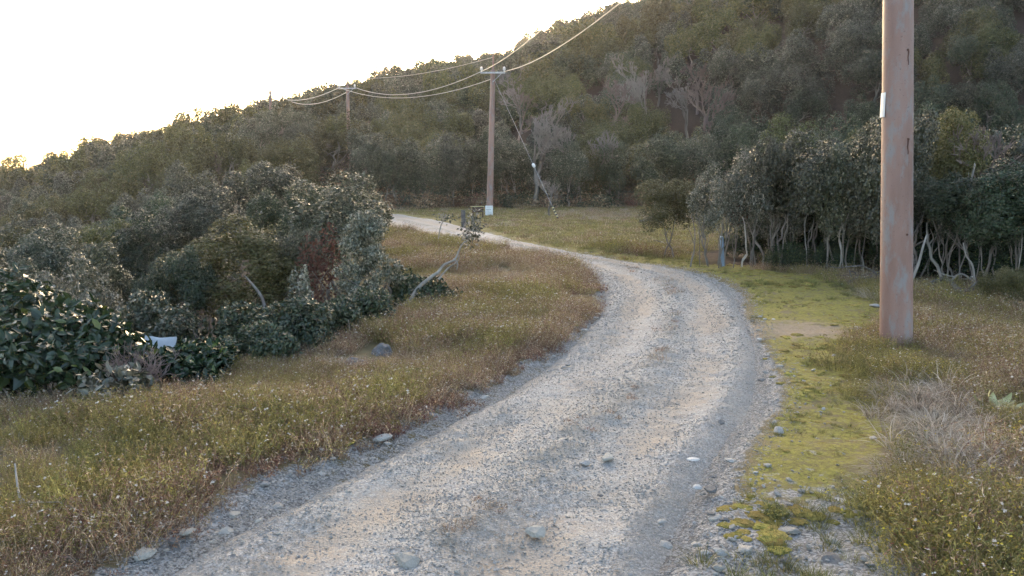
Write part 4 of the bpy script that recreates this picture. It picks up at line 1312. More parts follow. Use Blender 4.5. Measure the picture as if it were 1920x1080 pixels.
# dark board left of the sign on short legs
q = gpt(896, 409); o = thing('barrier_board', 'dark brown wooden board with a yellow rail left of the white sign', 'barrier', tuple(q))
mb = MB(); box(mb, (0, 0, .38), (.50, .04, .24)); link('board', mb.mesh('board', [M['wood_dark']]), o)
mb = MB(); box(mb, (-.02, -.03, .515), (.62, .03, .03)); link('rail', mb.mesh('rail', [M['yellow_paint']]), o)
for s_ in (-.22, .22):
    mb = MB(); box(mb, (s_, .045, .13), (.05, .05, .36)); link('leg', mb.mesh('leg', [M['wood_dark']]), o)
# weathered post by the track
q = gpt(869, 425)
mb = MB(); r_ = np.linspace(.10, .085, 7); add_tube(mb, [(0.01 * math.sin(i), 0, -.1 + i * .12) for i in range(7)], r_, 10)
tag(link('wooden_post', mb.mesh('wooden_post', [M['driftwood']], True), None, tuple(q)), 'short dark weathered post at the far side of the track', 'post')
# blue-grey post by the roadside wood
q = gpt(1355, 500); tp = pix(1353, 444, q[1]) - q
o = thing('marker_post', 'slim blue-grey post leaning at the edge of the roadside wood', 'post', tuple(q))
mb = MB(); add_tube(mb, [tp * -.1, tp * .3, tp * .65, tp * .97, tp], [.042, .042, .042, .042, .03], 12); link('shaft', mb.mesh('shaft', [M['blue_post']], True), o)
mb = MB(); add_tube(mb, [tp * .995, tp * 1.01 + [0, 0, .012]], [.036, .02], 12); link('cap', mb.mesh('cap', [M['sign_white']], True), o)

# ------------------------------------------------------------------ rocks, stones, branches
def rock_mesh(name, rng, mat, flat=.5, angular=.35, sub=2):
    import bmesh
    bm = bmesh.new(); bmesh.ops.create_icosphere(bm, subdivisions=sub, radius=.5)
    pl = [(unit(rng.normal(size=3)), rng.uniform(.26, .45)) for _ in range(9)]
    for v in bm.verts:
        p = np.array(v.co)
        for nrm, d_ in pl:
            e = p @ nrm - d_
            if e > 0: p = p - nrm * e * (.55 + angular)
        p = p * (1 + .08 * rng.normal()) * np.array([1, 1, flat])
        v.co = p
    me = bpy.data.meshes.new(name); bm.to_mesh(me); bm.free(); me.materials.append(M[mat])
    return me


RS = np.random.default_rng(23)
rocks = {m_: [rock_mesh(f'rock_{m_}_{i}', RS, m_, RS.uniform(.3, .5), .42) for i in range(4)] for m_ in ('stone', 'stone_pale', 'stone_white', 'stone_dark')}
rocks['rock_blue'] = [rock_mesh(f'rock_blue_{i}', RS, 'rock_blue', .75, .4, 3) for i in range(2)]
named = [
    (765, 1057, 62, 'stone_pale', 'broad flat grey stone half buried in the gravel at the bottom edge'),
    (1006, 1004, 46, 'stone_pale', 'pale flat stone lying alone in the right wheel rut'),
    (272, 1046, 42, 'stone_pale', 'tan flat stone on the left verge, largest near the corner'),
    (350, 1000, 34, 'stone_pale', 'pale angular stone on the left gravel edge'),
    (423, 1001, 30, 'stone_pale', 'pale flat stone right of the angular one on the left edge'),
    (297, 992, 22, 'stone_white', 'small bluish-white stone at the left meadow edge'),
    (155, 1010, 20, 'stone', 'blue-grey stone below the brown weeds on the left'),
    (440, 968, 24, 'stone_pale', 'small tan stone where the left gravel meets the road'),
    (715, 826, 36, 'stone', 'grey round stone in the left verge where the road straightens'),
    (500, 778, 18, 'stone_white', 'pale stone lying among the meadow flowers'),
    (800, 770, 34, 'stone_dark', 'dark flat stone under the weeds on the left road edge'),
    (1605, 620, 24, 'stone', 'grey stone in the moss just left of the rusty pole'),
    (1640, 576, 20, 'stone', 'dark grey stone behind the moss beside the rusty pole'),
    (1637, 823, 20, 'stone', 'small grey stone on the moss near the straw grass'),
    (1461, 809, 24, 'stone', 'flat grey stone on the moss by the road edge'),
    (1352, 795, 20, 'stone_dark', 'dark stone at the right road edge in the gravel'),
    (1577, 939, 20, 'stone_white', 'bright white stone on the moss among grass'),
    (1511, 958, 28, 'stone', 'round grey stone on the mossy verge beside a white one'),
    (1536, 955, 14, 'stone_white', 'small white stone right of the round grey one'),
    (1499, 972, 18, 'stone_white', 'white flat stone below the round grey one'),
    (1437, 963, 24, 'stone', 'grey stone beside a dark green tuft on the moss'),
    (1478, 1001, 38, 'stone_pale', 'wedge-shaped tan-grey stone in the mossy verge'),
    (1556, 1058, 58, 'stone_dark', 'large dark pointed stone at the bottom edge of the verge'),
    (1332, 968, 20, 'stone_dark', 'dark brown stone at the right gravel edge'),
    (1358, 980, 22, 'stone_dark', 'dark pointed stone right of the brown one'),
    (1398, 1034, 38, 'stone_pale', 'flat tan-grey stone in the stony patch of the verge'),
    (1352, 1042, 34, 'stone', 'broad grey stone left of the flat tan-grey one'),
    (1308, 1026, 26, 'stone', 'oval grey stone where the road gravel ends at right'),
    (1346, 1068, 30, 'stone_pale', 'grey stone at the bottom edge below the stony patch'),
    (1472, 1055, 24, 'stone_dark', 'brown-grey stone right of the stony patch near the bottom'),
    (1140, 863, 30, 'stone_pale', 'thin flat stone across the crest between the ruts'),
    (1096, 870, 24, 'stone', 'flat grey stone left of the thin one between the ruts'),
    (1125, 931, 14, 'stone_dark', 'small dark stone in the right wheel rut'),
    (942, 955, 18, 'stone_pale', 'tan stone on the gravel crest'),
    (1605, 965, 26, 'stone', 'grey stone half hidden by grass on the verge'),
    (1640, 1035, 24, 'stone', 'grey stone under the green grass at lower right'),
]
for px, py, w_, m_, lab in named:
    q = gpt(px, py); s_ = w_ * q[1] / FPX * 1.12
    me = rocks[m_][RS.integers(0, 4)]
    tag(link('stone', me, None, (q[0], q[1], q[2] + s_ * .09), (RS.normal() * .1, RS.normal() * .1, RS.uniform(0, 6.28)), (s_, s_ * RS.uniform(.7, .95), s_ * RS.uniform(.75, 1.0))), lab, 'stone')
for px, py, w_, lab in ((715, 655, 48, 'blue-grey craggy boulder at the meadow edge below the green tuft'), (672, 680, 58, 'low blue-grey boulder left of the craggy one under dry grass'), (800, 632, 70, 'flat pale rock ledge running through the grass right of the boulders')):
    q = gpt(px, py + 8); s_ = w_ * q[1] / FPX * 1.15
    tag(link('boulder', rocks['rock_blue'][px % 2], None, (q[0], q[1], q[2] + s_ * .04), (.1, .05, px), (s_, s_ * .7, s_ * (.3 if px == 800 else .8))), lab, 'boulder')
# stones along the two road edges
for side, ed, sg, n_ in (('left', rl, -1, 34), ('right', rr, 1, 26)):
    ys_ = np.sort(4.2 + 9.5 * RS.random(n_) ** 1.5)
    NTH = ['first', 'second', 'third', 'fourth', 'fifth', 'sixth', 'seventh', 'eighth', 'ninth', 'tenth', 'eleventh', 'twelfth', 'thirteenth', 'fourteenth', 'fifteenth', 'sixteenth', 'seventeenth', 'eighteenth', 'nineteenth', 'twentieth']
    NTH += ['twenty-' + a for a in NTH[:9]] + ['thirtieth'] + ['thirty-' + a for a in NTH[:9]]
    for j, yy in enumerate(ys_):
        xx = np.interp(yy, ed[:, 1][:780], ed[:, 0][:780]) + sg * RS.normal(.12, .16)
        s_ = RS.uniform(.04, .10) * (1.25 if RS.random() < .15 else 1)
        m_ = RS.choice(['stone', 'stone_pale', 'stone_dark', 'stone_white'], p=[.45, .3, .17, .08])
        word = dict(stone='grey', stone_pale='pale grey', stone_dark='dark grey', stone_white='whitish')[m_]
        tag(link('stone', rocks[m_][RS.integers(0, 4)], None, (xx, yy, zg(xx, yy) + s_ * .08), (0, 0, RS.uniform(0, 6.28)), (s_, s_ * RS.uniform(.65, .95), s_ * .8)),
            f'{word} small stone on the {side} road edge, {NTH[j]} counted from the near end', 'stone', f'small stones along the {side} road edge')


def branch_thing(name, label, pxs, r0, r1, mat, twigs, seed):
    P = np.array([gpt(a, b, c) for a, b, c in pxs]); o = thing(name, label, 'branch', tuple(P[0])); org = P[0]
    C = catmull(P - org, 5); mb = MB(); add_tube(mb, C, np.linspace(r0, r1, len(C)), 8); link('limb', mb.mesh('limb', [M[mat]], True), o)
    r_ = np.random.default_rng(seed)
    for _ in range(twigs):
        k = r_.integers(1, len(C) - 1); e = C[k] + np.array([r_.normal() * .35, r_.normal() * .2, r_.uniform(-.02, .22)])
        mb = MB(); add_tube(mb, wavy(r_, C[k], e, 5, .12), np.linspace(r1 * .9, r1 * .3, 5), 5); link('twig', mb.mesh('twig', [M[mat]], True), o)
    return o


branch_thing('fallen_branch', 'long grey fallen branch lying along the dark wood edge right of the rusty pole', [(1728, 545, .03), (1770, 535, .10), (1800, 552, .06), (1830, 548, .06), (1880, 532, .14), (1930, 530, .2)], .055, .03, 'driftwood', 5, 1)
branch_thing('fallen_branch', 'thin arched grey branch behind the long fallen one', [(1775, 540, .05), (1800, 530, .16), (1830, 538, .06)], .022, .016, 'bark_pale', 2, 2)
branch_thing('fallen_branch', 'dead branches piled left of the rusty pole before the wood', [(1590, 535, .05), (1625, 522, .08), (1650, 520, .1)], .03, .02, 'driftwood', 6, 3)
branch_thing('fallen_branch', 'dark dead branch lying on the far meadow', [(1200, 418, .05), (1225, 415, .1), (1242, 420, .05)], .06, .03, 'driftwood', 5, 4)
branch_thing('fallen_branch', 'dark stick in the grass left of the leaning forked tree', [(1228, 455, .03), (1240, 457, .05), (1250, 460, .03)], .04, .02, 'driftwood', 2, 5)
branch_thing('dead_stick', 'pale forked dead stick among the weeds at lower left', [(38, 990, 0), (42, 968, .02), (36, 950, .12), (33, 930, .2)], .010, .005, 'bark_pale', 2, 6)
# white upright dead stem before the dark wood, right of the pole
for pxs, rad, lab in (([(1828, 540, 14.8), (1824, 500, 14.8), (1812, 480, 14.8), (1806, 455, 14.8)], [.02, .016, .012], 'thin crooked white dead sapling standing before the dark wood'),
                      ([(1708, 530, 14.9), (1722, 495, 14.9), (1730, 465, 14.9), (1738, 440, 15)], [.028, .022, .016], 'slanting pale leafless sapling emerging just right of the rusty pole')):
    b0 = pix(*pxs[0]); o = thing('dead_sapling', lab, 'sapling', tuple(b0))
    link('trunk', limb('trunk', pxs, rad, 'bark_pale', org=b0), o)

# yellowing broad-leaved plant at right
q = gpt(1862, 778)
o = thing('broad_leaved_plant', 'yellowish plant with broad twisted leaves among the yellow flowers', 'plant', tuple(q))
pl_mat = plain_mat('withered_leaf', [(.3, (.30, .30, .12)), (.55, (.45, .43, .22)), (.8, (.55, .52, .33))], .5, 8)
for a_, el, L_, W_ in ((2.2, 1.25, .17, .035), (.35, .55, .24, .06), (-.3, .5, .18, .055), (2.8, .6, .2, .05), (1.2, 1.0, .16, .07), (-.1, .25, .26, .045), (3.4, .3, .15, .05), (-1.2, .5, .16, .06)):
    d = np.array([math.cos(a_) * math.cos(el), math.sin(a_) * math.cos(el), math.sin(el)]); s_ = unit(np.cross(d, [0, 0, 1])); u_ = np.cross(s_, d)
    V = []
    for k, f in enumerate(np.linspace(0, 1, 8)):
        wv = W_ * math.sin(PI * min(f * .9 + .1, 1)) ** .8; c = d * L_ * f + np.array([0, 0, -.08 * L_ * f * f]) + u_ * .015 * math.sin(f * 7)
        V += [c - s_ * wv * .5 + u_ * .012, c, c + s_ * wv * .5 + u_ * .012 * math.cos(f * 5)]
    F = [[3 * k + j, 3 * k + j + 1, 3 * k + j + 4, 3 * k + j + 3] for k in range(7) for j in (0, 1)]
    mb = MB(); mb.add(V, F); link('leaf', mb.mesh('leaf', [pl_mat], True), o, (0, 0, .05))

# ------------------------------------------------------------------ grass, herbs, moss, gravel
def ribbons(rng, base, d, L, W, droop=.35, nseg=3):
    n = len(base); d = unit(d)
    s = np.linspace(0, 1, nseg + 1)
    L = np.broadcast_to(L, (n,)); W = np.broadcast_to(W, (n,))
    hd = unit(np.stack([d[:, 0], d[:, 1], np.zeros(n)], 1) + 1e-6)
    c = base[:, None] + d[:, None] * (L[:, None] * s)[..., None] + (hd[:, None] * .6 - np.array([0, 0, 1.0])) * (droop * L[:, None] * s ** 2.2)[..., None]
    az = rng.uniform(0, 2 * PI, n); sd = np.stack([np.cos(az), np.sin(az), np.zeros(n)], 1)
    w = W[:, None] * (1 - s * .8) * .5
    V = np.stack([c - sd[:, None] * w[..., None], c + sd[:, None] * w[..., None]], 2).reshape(-1, 3)
    i = np.arange(n)[:, None] * (nseg + 1) * 2
    F = np.concatenate([i + [2 * k, 2 * k + 1, 2 * k + 3, 2 * k + 2] for k in range(nseg)])
    return V, F, c[:, -1], c


def herb(name, seed, n, r, h, mats, leaves=4, lsize=(.022, .006), heads=0, hsize=.011, lean=.35, droop=.15, w=.0026):
    """a clump of thin stems with small leaves and seed heads; mats: stem/leaf, second leaf colour, head"""
    g = np.random.default_rng(seed); mb = MB()
    a = g.uniform(0, 2 * PI, n); rr_ = r * np.sqrt(g.random(n))
    base = np.stack([np.cos(a) * rr_, np.sin(a) * rr_, np.full(n, -.02)], 1)
    d = np.stack([np.cos(a) * lean * rr_ / r + g.normal(size=n) * .22, np.sin(a) * lean * rr_ / r + g.normal(size=n) * .22, np.ones(n)], 1)
    L = h * g.uniform(.5, 1.15, n)
    V, F, tips, c = ribbons(g, base, d, L, w, droop); mb.add(V, F, 0)
    if leaves:
        k = g.integers(0, n, n * leaves); f = g.uniform(.15, 1.0, n * leaves)
        j = np.clip((f * 3).astype(int), 0, 2); fr = f * 3 - j
        P = c[k, j] * (1 - fr)[:, None] + c[k, j + 1] * fr[:, None]
        nl = len(P); dn_ = unit(g.normal(size=(nl, 3)) + np.array([0, 0, .6]))
        V, F = leaf_geo(g, P, dn_, lsize[0], lsize[1]); half = g.random(nl) < .5
        fm = np.concatenate([half, half])
        nF = F[fm]
        mb.add(V, F[fm], 0); mb.add(V, F[~fm], 1)
    if heads:
        k = g.permutation(n)[:heads]
        P = tips[k]; nl = len(P)
        for _ in range(2):
            V, F = leaf_geo(g, P - np.array([0, 0, hsize * .4]), unit(g.normal(size=(nl, 3)) * .3 + np.array([0, 0, 1.0])), hsize, hsize * 1.1); mb.add(V, F, 2)
    return mb.mesh(name, [M[m_] for m_ in mats])


def grass_tuft(name, seed, n, r, h, mat, lean=.6, droop=.45, w=.005, nseg=4):
    g = np.random.default_rng(seed); mb = MB()
    a = g.uniform(0, 2 * PI, n); rr_ = r * np.sqrt(g.random(n))
    base = np.stack([np.cos(a) * rr_, np.sin(a) * rr_, np.full(n, -.02)], 1)
    d = np.stack([np.cos(a) * lean * g.random(n), np.sin(a) * lean * g.random(n), np.ones(n)], 1) + g.normal(size=(n, 3)) * .12
    V, F, _, _ = ribbons(g, base, d, h * g.uniform(.5, 1.15, n), w, droop, nseg); mb.add(V, F, 0)
    return mb.mesh(name, [M[mat]])


def rand_rot(g, n, tilt=.12):
    return np.stack([g.normal(size=n) * tilt, g.normal(size=n) * tilt, g.uniform(0, 2 * PI, n)], 1)


G = np.random.default_rng(404)
dry = [herb(f'dry_herb_{i}', 600 + i, 44, .12, .22, ('herb_dry', 'herb_olive' if i % 2 else 'herb_red', 'fluff'), 5, (.020, .0055), 3, .013) for i in range(5)]
olive = [herb(f'olive_herb_{i}', 620 + i, 50, .13, .22, ('herb_olive', 'herb_green' if i % 2 else 'herb_olive', 'fluff'), 6, (.020, .0055), 1 + i % 2, .012) for i in range(4)]
yel = [herb(f'yellow_herb_{i}', 630 + i, 40, .11, .18, ('herb_olive', 'herb_green', 'petal'), 6, (.020, .0055), 5, .011) for i in range(3)]
redl = [herb(f'red_herb_{i}', 640 + i, 30, .09, .11, ('herb_red', 'herb_dry', 'fluff'), 6, (.022, .007), 1, .010) for i in range(3)]
green = [grass_tuft(f'green_tuft_{i}', 650 + i, 60, .05, .16, 'herb_green', .8, .35, .0042) for i in range(3)]
straw = [grass_tuft(f'straw_tuft_{i}', 660 + i, 60, .09, .30, 'straw', 1.0, .55, .0085, 5) for i in range(3)]
short = [grass_tuft(f'short_grass_{i}', 670 + i, 46, .10, .09, m_, .9, .4, .006, 2) for i, m_ in enumerate(('herb_olive', 'herb_green', 'herb_dry', 'herb_olive'))]


def sample(n, x0, x1, y0, y1, dens):
    """random points, kept with probability dens(x, y)"""
    x = G.uniform(x0, x1, n); y = G.uniform(y0, y1, n)
    d, v = road_coord(x, y)
    k = G.random(n) < dens(x, y, d, v)
    return x[k], y[k], d[k], v[k]


def ground_z(x, y, d):
    z = Hgt(x, y) + ((fbm(x * 2.2, y * 2.2, 21, 4) - .5) * .09 + (fbm(x * 9, y * 9, 31, 2) - .5) * .03) * sstep(60, 25, y) * sstep(-.2, .3, d) - .10 * sstep(.12, -.22, d)
    return z


def place(name, x, y, d, src, label, smin, smax, sink=0.0, tilt=.12, far=True, idx=None):
    n = len(x)
    if n == 0: return
    s = G.uniform(smin, smax, n)
    if far: s = s * (1 + .35 * sstep(9, 22, y)) * (.2 + 1.6 * fbm(x * .9, y * .9, 333, 3))
    return scatter(name, np.stack([x, y, ground_z(x, y, d) - sink], 1), rand_rot(G, n, tilt), s, src, label, idx)


def fall(y):   # sparser with distance
    return np.clip((8.5 / np.maximum(y, 4)) ** 1.1, .12, 1)


CLEAR = [(*gpt(715, 652)[:2], .38), (*gpt(672, 678)[:2], .36), (*gpt(800, 632)[:2], .34), (*gpt(700, 668)[:2], .3), (b1[0] - .05, b1[1] - .35, .2)]
STR = np.array([gpt(1735, 735)[:2], gpt(1775, 815)[:2], gpt(1800, 900)[:2]])


def straw_zone(x, y):
    d = np.full(len(x), 9.0)
    for a_, b_ in ((STR[0], STR[1]), (STR[1], STR[2])):
        ab = b_ - a_; q = np.stack([x, y], 1) - a_
        t_ = np.clip((q @ ab) / (ab @ ab), 0, 1)
        d = np.minimum(d, np.linalg.norm(q - t_[:, None] * ab, axis=1))
    return sstep(.48, .12, d + .35 * (fbm(x * 3, y * 3, 444, 2) - .5))


def clear(x, y):
    k = np.ones(len(x))
    for cx, cy_, r_ in CLEAR: k *= sstep(r_ * .7, r_ * 1.1, np.hypot(x - cx, y - cy_))
    return k * (1 - .93 * straw_zone(x, y))


left_m = lambda x, y, d, v: (v < .5) * sstep(-.02, .28, d - .08 * (y < 5.5)) * sstep(1.1, .25, bank_w(x, y)) * (y < 33) * clear(x, y)
pn = lambda x, y, s: fbm(x * .55, y * .55, s, 3)
pn2 = lambda x, y, s: fbm(x * 1.7, y * 1.7, s, 2)
# dry herbs on the left
x, y, d, v = sample(60000, -9, 2.2, 2.4, 33, lambda x, y, d, v: left_m(x, y, d, v) * fall(y) * np.clip(.2 + 2.4 * (pn(x, y, 1) - .36), .12, .8))
place('dry_meadow_herbs', x, y, d, dry, 'dry brown meadow herbs with white seed heads left of the track', .7, 1.25)
x, y, d, v = sample(60000, -9, 2.2, 2.4, 33, lambda x, y, d, v: left_m(x, y, d, v) * sstep(.2, .7, d) * fall(y) * np.clip(4.0 * (pn2(x, y, 2) * .4 + pn(x, y, 3) * .6 - .47), 0.02, .8))
place('olive_meadow_herbs', x, y, d, olive, 'olive-green meadow herbs mixed into the brown growth left of the track', .7, 1.25)
x, y, d, v = sample(30000, -9, 2.2, 2.4, 30, lambda x, y, d, v: (v < .5) * sstep(-.14, .1, d - .1 * (y < 5.5)) * sstep(1.0, .3, d) * fall(y) * .75 * sstep(2.4, 1.2, bank_w(x, y)))
place('low_red_weeds', x, y, d, redl, 'low reddish weeds fringing the left road edge', .6, 1.2)
x, y, d, v = sample(12000, -9, 2.2, 2.4, 33, lambda x, y, d, v: left_m(x, y, d, v) * fall(y) * .4 * sstep(.58, .70, pn(x, y, 5)) + (bank_w(x, y) > .05) * (bank_w(x, y) < 1.3) * (d > .3) * (v < .5) * .22 * (y > 8) * sstep(.45, .6, pn(x, y, 25)))
place('straw_grass', x, y, d, straw, 'pale straw-coloured dead grass tufts scattered in the meadow', .5, 1.0)
# right side
right_m = lambda x, y, d, v: (v > .5) * sstep(.5, -.2, in_wood(x, y)) * (y < 24) * clear(x, y) * (1 - sandz(x, y))
sandz = lambda x, y: np.clip(1.3 * np.exp(-(((x - 3.7) / .8) ** 2 + ((y - 10.9) / .75) ** 2)), 0, 1)
mw = lambda x, y: .9 + 1.0 * (fbm(x * .8, y * .8, 41, 3) - .5) + .9 * sstep(9, 12, y) * sstep(22, 16, y)
x, y, d, v = sample(50000, .8, 11, 3.2, 23, lambda x, y, d, v: right_m(x, y, d, v) * sstep(-.1, .5, d - mw(x, y)) * fall(y) * np.clip(1.6 * (pn(x, y, 11) - .28), .1, .8))
place('right_dry_herbs', x, y, d, dry, 'dry brown herbs and weeds on the right verge', .6, 1.15)
x, y, d, v = sample(50000, .8, 11, 3.2, 23, lambda x, y, d, v: right_m(x, y, d, v) * sstep(-.25, .4, d - mw(x, y)) * fall(y) * np.clip(2.2 * (pn2(x, y, 12) - .36), .1, .8))
place('right_green_herbs', x, y, d, olive + yel, 'green herbs with small yellow flowers on the right verge', .55, 1.1)
x, y, d, v = sample(26000, .8, 11, 3.2, 23, lambda x, y, d, v: right_m(x, y, d, v) * sstep(.02, .3, d) * fall(y) * .7 * sstep(.40, .66, pn2(x, y, 13)))
place('short_verge_grass', x, y, d, short[:2] + green, 'short green grass growing through the moss of the right verge', .35, .8)
x, y, d, v = sample(9000, 1.5, 6, 4, 9.5, lambda x, y, d, v: straw_zone(x, y) * (v > .5) * .17)
place('right_straw_grass', x, y, d, straw, 'bleached dead straw grass lying in a band on the right verge', .6, 1.2, 0, .3, far=False)
x, y, d, v = sample(12000, .8, 11, 3.2, 23, lambda x, y, d, v: right_m(x, y, d, v) * sstep(.2, .6, d - mw(x, y)) * fall(y) * .35 * sstep(.55, .7, pn2(x, y, 19)))
place('right_dry_grass', x, y, d, straw, 'scattered pale dead grass among the herbs of the right verge', .45, .85)
x, y, d, v = sample(16000, .8, 11, 3.2, 23, lambda x, y, d, v: right_m(x, y, d, v) * sstep(.1, .6, d - mw(x, y)) * fall(y) * .8 * sstep(.52, .66, pn(x, y, 20)))
place('right_red_weeds', x, y, d, redl, 'reddish-brown weed patches on the right verge', .9, 1.7)
x, y, d, v = sample(14000, .8, 6, 3.2, 7.5, lambda x, y, d, v: right_m(x, y, d, v) * sstep(.9, 1.5, d) * sstep(7, 5.4, y) * .6 * sstep(.38, .6, pn2(x, y, 22)))
place('corner_green_grass', x, y, d, green + yel[:1], 'fresh green grass with yellow flowers at the lower right', .7, 1.3)
# moss cushions
def cushion(name, seed):
    import bmesh
    g = np.random.default_rng(seed); bm = bmesh.new(); bmesh.ops.create_icosphere(bm, subdivisions=3, radius=.07)
    for v_ in list(bm.verts):
        if v_.co.z < -.02: bm.verts.remove(v_)
    for v_ in bm.verts:
        p = v_.co
        k_ = .75 + .5 * float(vnoise(p.x * 45 + 9, p.y * 45 + 9, seed)) + .08 * g.normal()
        v_.co = (p.x * k_, p.y * k_, p.z * .22 * k_ + .006 * float(vnoise(p.x * 120 + 50, p.y * 120 + 50, seed)))
    me = bpy.data.meshes.new(name); bm.to_mesh(me); bm.free(); me.materials.append(M['moss_pad']); return me


mossm = [cushion(f'moss_{i}', 700 + i) for i in range(4)]
x, y, d, v = sample(60000, .6, 8, 3.2, 20, lambda x, y, d, v: (v > .5) * sstep(.0, .3, d) * sstep(.35, -.2, d - mw(x, y)) * np.clip((7 / y) ** 1.2, .2, 1) * .30 * (1 - sandz(x, y)) * sstep(.42, .62, pn2(x, y, 14)))
place('moss_cushions', x, y, d, mossm, 'yellow-green moss cushions covering the right verge', .25, .8, .004, .05)
x, y, d, v = sample(16000, -3, 2, 3.4, 16, lambda x, y, d, v: (v < .5) * sstep(.0, .15, d) * sstep(.55, .3, d) * .5 * sstep(.55, .7, pn(x, y, 15)))
place('left_moss', x, y, d, mossm, 'patches of yellow-green moss along the left road edge', .6, 1.3, 0, .05)
# far meadow
x, y, d, v = sample(30000, -10, 16, 20, 55, lambda x, y, d, v: (d > .25) * (v > .5) * (y < np.interp(np.clip(x / y, -.9, .9), T_FOOT, D_FOOT) + 1) * (in_wood(x, y) < .3) * .8)
place('far_meadow_grass', x, y, d, short, 'short yellow-green grass of the far meadow beyond the bend', 1.1, 2.4, far=False)
x, y, d, v = sample(6000, -10, 16, 20, 55, lambda x, y, d, v: (d > .4) * (v > .5) * (y < np.interp(np.clip(x / y, -.9, .9), T_FOOT, D_FOOT) + 1) * (in_wood(x, y) < .3) * .6 * sstep(.5, .65, pn(x * .4, y * .4, 17)))
place('far_dry_grass', x, y, d, straw[:1] + dry[:2], 'greyish dry grass patches in the far meadow', .9, 1.7, far=False)
# sprigs growing in the crest of the road
x, y, d, v = sample(9000, -3, 4, 3.5, 20, lambda x, y, d, v: np.exp(-((v - .52) / .05) ** 2) * .6 * sstep(.44, .58, fbm(x * 1.1, y * 1.1, 101, 3)))
scatter('crest_weeds', np.stack([x, y, Hgt(x, y) + .01], 1), rand_rot(G, len(x)), G.uniform(.2, .6, len(x)), redl + dry[:1], 'small dry weeds on the crest between the wheel ruts')

# gravel
gs = []
for i in range(8):
    r_ = np.random.default_rng(800 + i)
    gs.append(rock_mesh(f'gravel_{i}', r_, 'stone' if i < 6 else 'stone_pale', r_.uniform(.35, .6), .3, 1))
x, y, d, v = sample(560000, -4, 4.3, 3.2, 22, lambda x, y, d, v: sstep(.35, -.1, d) * np.clip((5.2 / y) ** 1.35, .1, 1) * (1 - .65 * np.clip(np.exp(-((v - .30) / .10) ** 2) + np.exp(-((v - .73) / .10) ** 2), 0, 1) * sstep(.35, .6, fbm(x * .9, y * .9, 91, 3) + .12)))
vf = np.clip(v, 0, 1); n = len(x)
zz = Hgt(x, y) - .03 * (np.exp(-((vf - .30) / .10) ** 2) + np.exp(-((vf - .73) / .10) ** 2)) + .025 * np.exp(-((vf - .52) / .07) ** 2) * fbm(x * 1.6, y * 1.6, 61, 3) * 2 + (fbm(x * 5, y * 5, 71, 4) - .5) * .045 + (fbm(x * 18, y * 18, 81, 2) - .5) * .009
zz = np.where(d > -.12, np.maximum(ground_z(x, y, d), zz - .11 * sstep(-.2, .2, d)), zz)
s = .007 + .012 * G.random(n) ** 2 + .016 * (G.random(n) < .012); s *= 1 + .5 * sstep(7, 14, y)
scatter('loose_gravel', np.stack([x, y, zz + s * .12], 1), rand_rot(G, n, .3), s, gs, 'loose grey gravel covering the track')
x, y, d, v = sample(26000, -4, 6, 3.2, 12, lambda x, y, d, v: sstep(-.05, .05, d) * np.where(v > .5, .35 * sstep(.5, .0, d) + .8 * sstep(5.6, 4.6, y) * sstep(2.0, 1.0, d) + .05 * sstep(1.5, .8, d), sstep(.45, .1, d) * .6) * np.clip((5.2 / y) ** 1.2, .1, 1))
s = G.uniform(.010, .032, len(x)) * (1 + 1.1 * (G.random(len(x)) < .08))
scatter('verge_gravel', np.stack([x, y, ground_z(x, y, d) + s * .12], 1), rand_rot(G, len(x), .3), s, gs, 'gravel and pebbles spilling onto the verges')

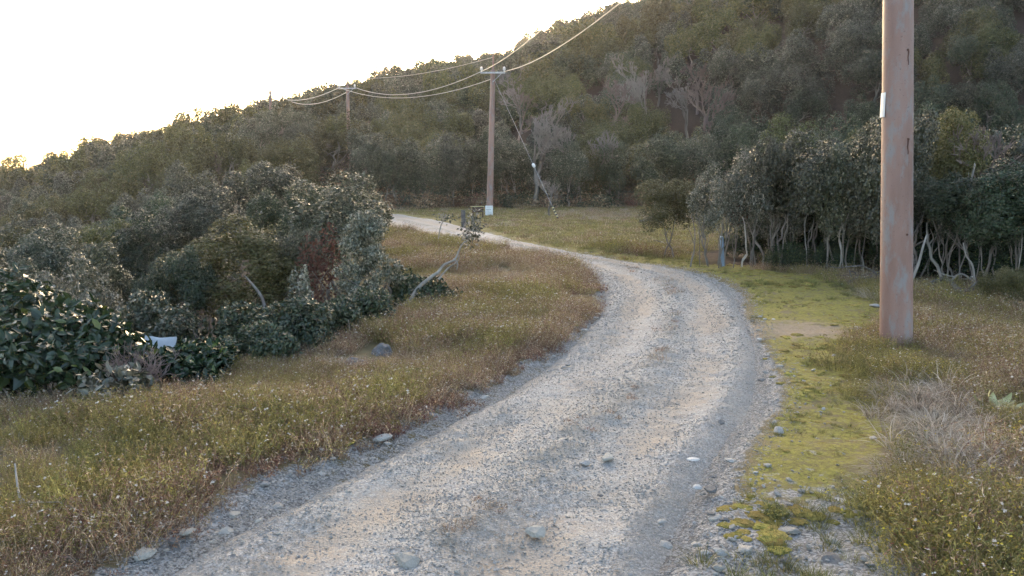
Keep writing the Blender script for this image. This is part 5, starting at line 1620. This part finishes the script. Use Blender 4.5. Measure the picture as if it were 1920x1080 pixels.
# single tufts one can pick out
tufts = [
    (237, 882, .17, 'green', 'bushy green tuft among the brown weeds at lower left'), (245, 985, .14, 'green', 'bright green tuft right above the left gravel edge'),
    (180, 880, .12, 'green', 'green tuft left of the bushy one in the lower left meadow'), (395, 870, .11, 'green', 'small green tuft in the middle of the left meadow'),
    (745, 640, .30, 'green', 'bright green rounded tuft behind the craggy boulder'), (475, 828, .12, 'green', 'green tuft in the left meadow above the gravel edge'),
    (1565, 690, .22, 'green', 'dark green tuft in the moss below the rusty pole'), (1640, 700, .2, 'green', 'green tuft at the left foot of the rusty pole'),
    (1455, 965, .055, 'green', 'dark green tuft beside grey stones on the mossy verge'), (1640, 960, .16, 'green', 'green grass tuft at the lower edge of the straw grass'),
    (1790, 870, .5, 'straw', 'large pale straw tuft leaning on the right verge'), (1750, 810, .42, 'straw', 'pale dead grass tuft left of the large straw tuft'),
    (1700, 900, .34, 'straw', 'low pale straw tuft spilling onto the moss'), (1665, 740, .35, 'straw', 'grey bleached tuft below the rusty pole'),
    (1880, 960, .34, 'straw', 'pale straw tuft at the right border near the bottom'), (885, 600, .36, 'straw', 'grey dead grass right of the low dark shrub'),
    (820, 610, .34, 'straw', 'grey dead grass at the foot of the leaning sapling'), (640, 690, .3, 'straw', 'pale dead grass beside the low blue-grey boulder'),
    (1640, 560, .45, 'straw', 'pinkish dry grass left behind the rusty pole'), (340, 770, .3, 'straw', 'pale dead grass clump near the broad-leaved shrubs'),
]
for j, (px, py, h, kd, lab) in enumerate(tufts):
    q = gpt(px, py); g = np.random.default_rng(900 + j)
    if kd == 'green': h = h * 1.5
    if kd == 'green': me = herb('tuft', 900 + j, 150, h * .55, h, ('herb_green', 'herb_olive', 'petal'), 7, (.03, .006), 4 if j % 2 else 0, .012, .7, .2, .003)
    else: me = grass_tuft('tuft', 900 + j, 300, h * .38, h, 'straw', 1.2, .6, .0062, 5)
    o = thing('green_tuft' if kd == 'green' else 'straw_tuft', lab, 'grass tuft', tuple(q))
    link('blades', me, o)

# ------------------------------------------------------------------ thin haze, added to imitate glare around the sun
hz = MB(); box(hz, (0, 60, 33), (420, 280, 90))
m_ = bpy.data.materials.new('haze'); m_.use_nodes = True
for n_ in list(m_.node_tree.nodes): m_.node_tree.nodes.remove(n_)
ho = m_.node_tree.nodes.new('ShaderNodeOutputMaterial'); pv = m_.node_tree.nodes.new('ShaderNodeVolumePrincipled')
pv.inputs['Color'].default_value = (.95, .93, .91, 1); pv.inputs['Density'].default_value = .0003; pv.inputs['Anisotropy'].default_value = .62
m_.node_tree.links.new(pv.outputs[0], ho.inputs['Volume'])
hob = tag(link('haze', hz.mesh('haze', [m_])), 'thin haze over the hillside, added to stand for sun glare', kind='stuff')
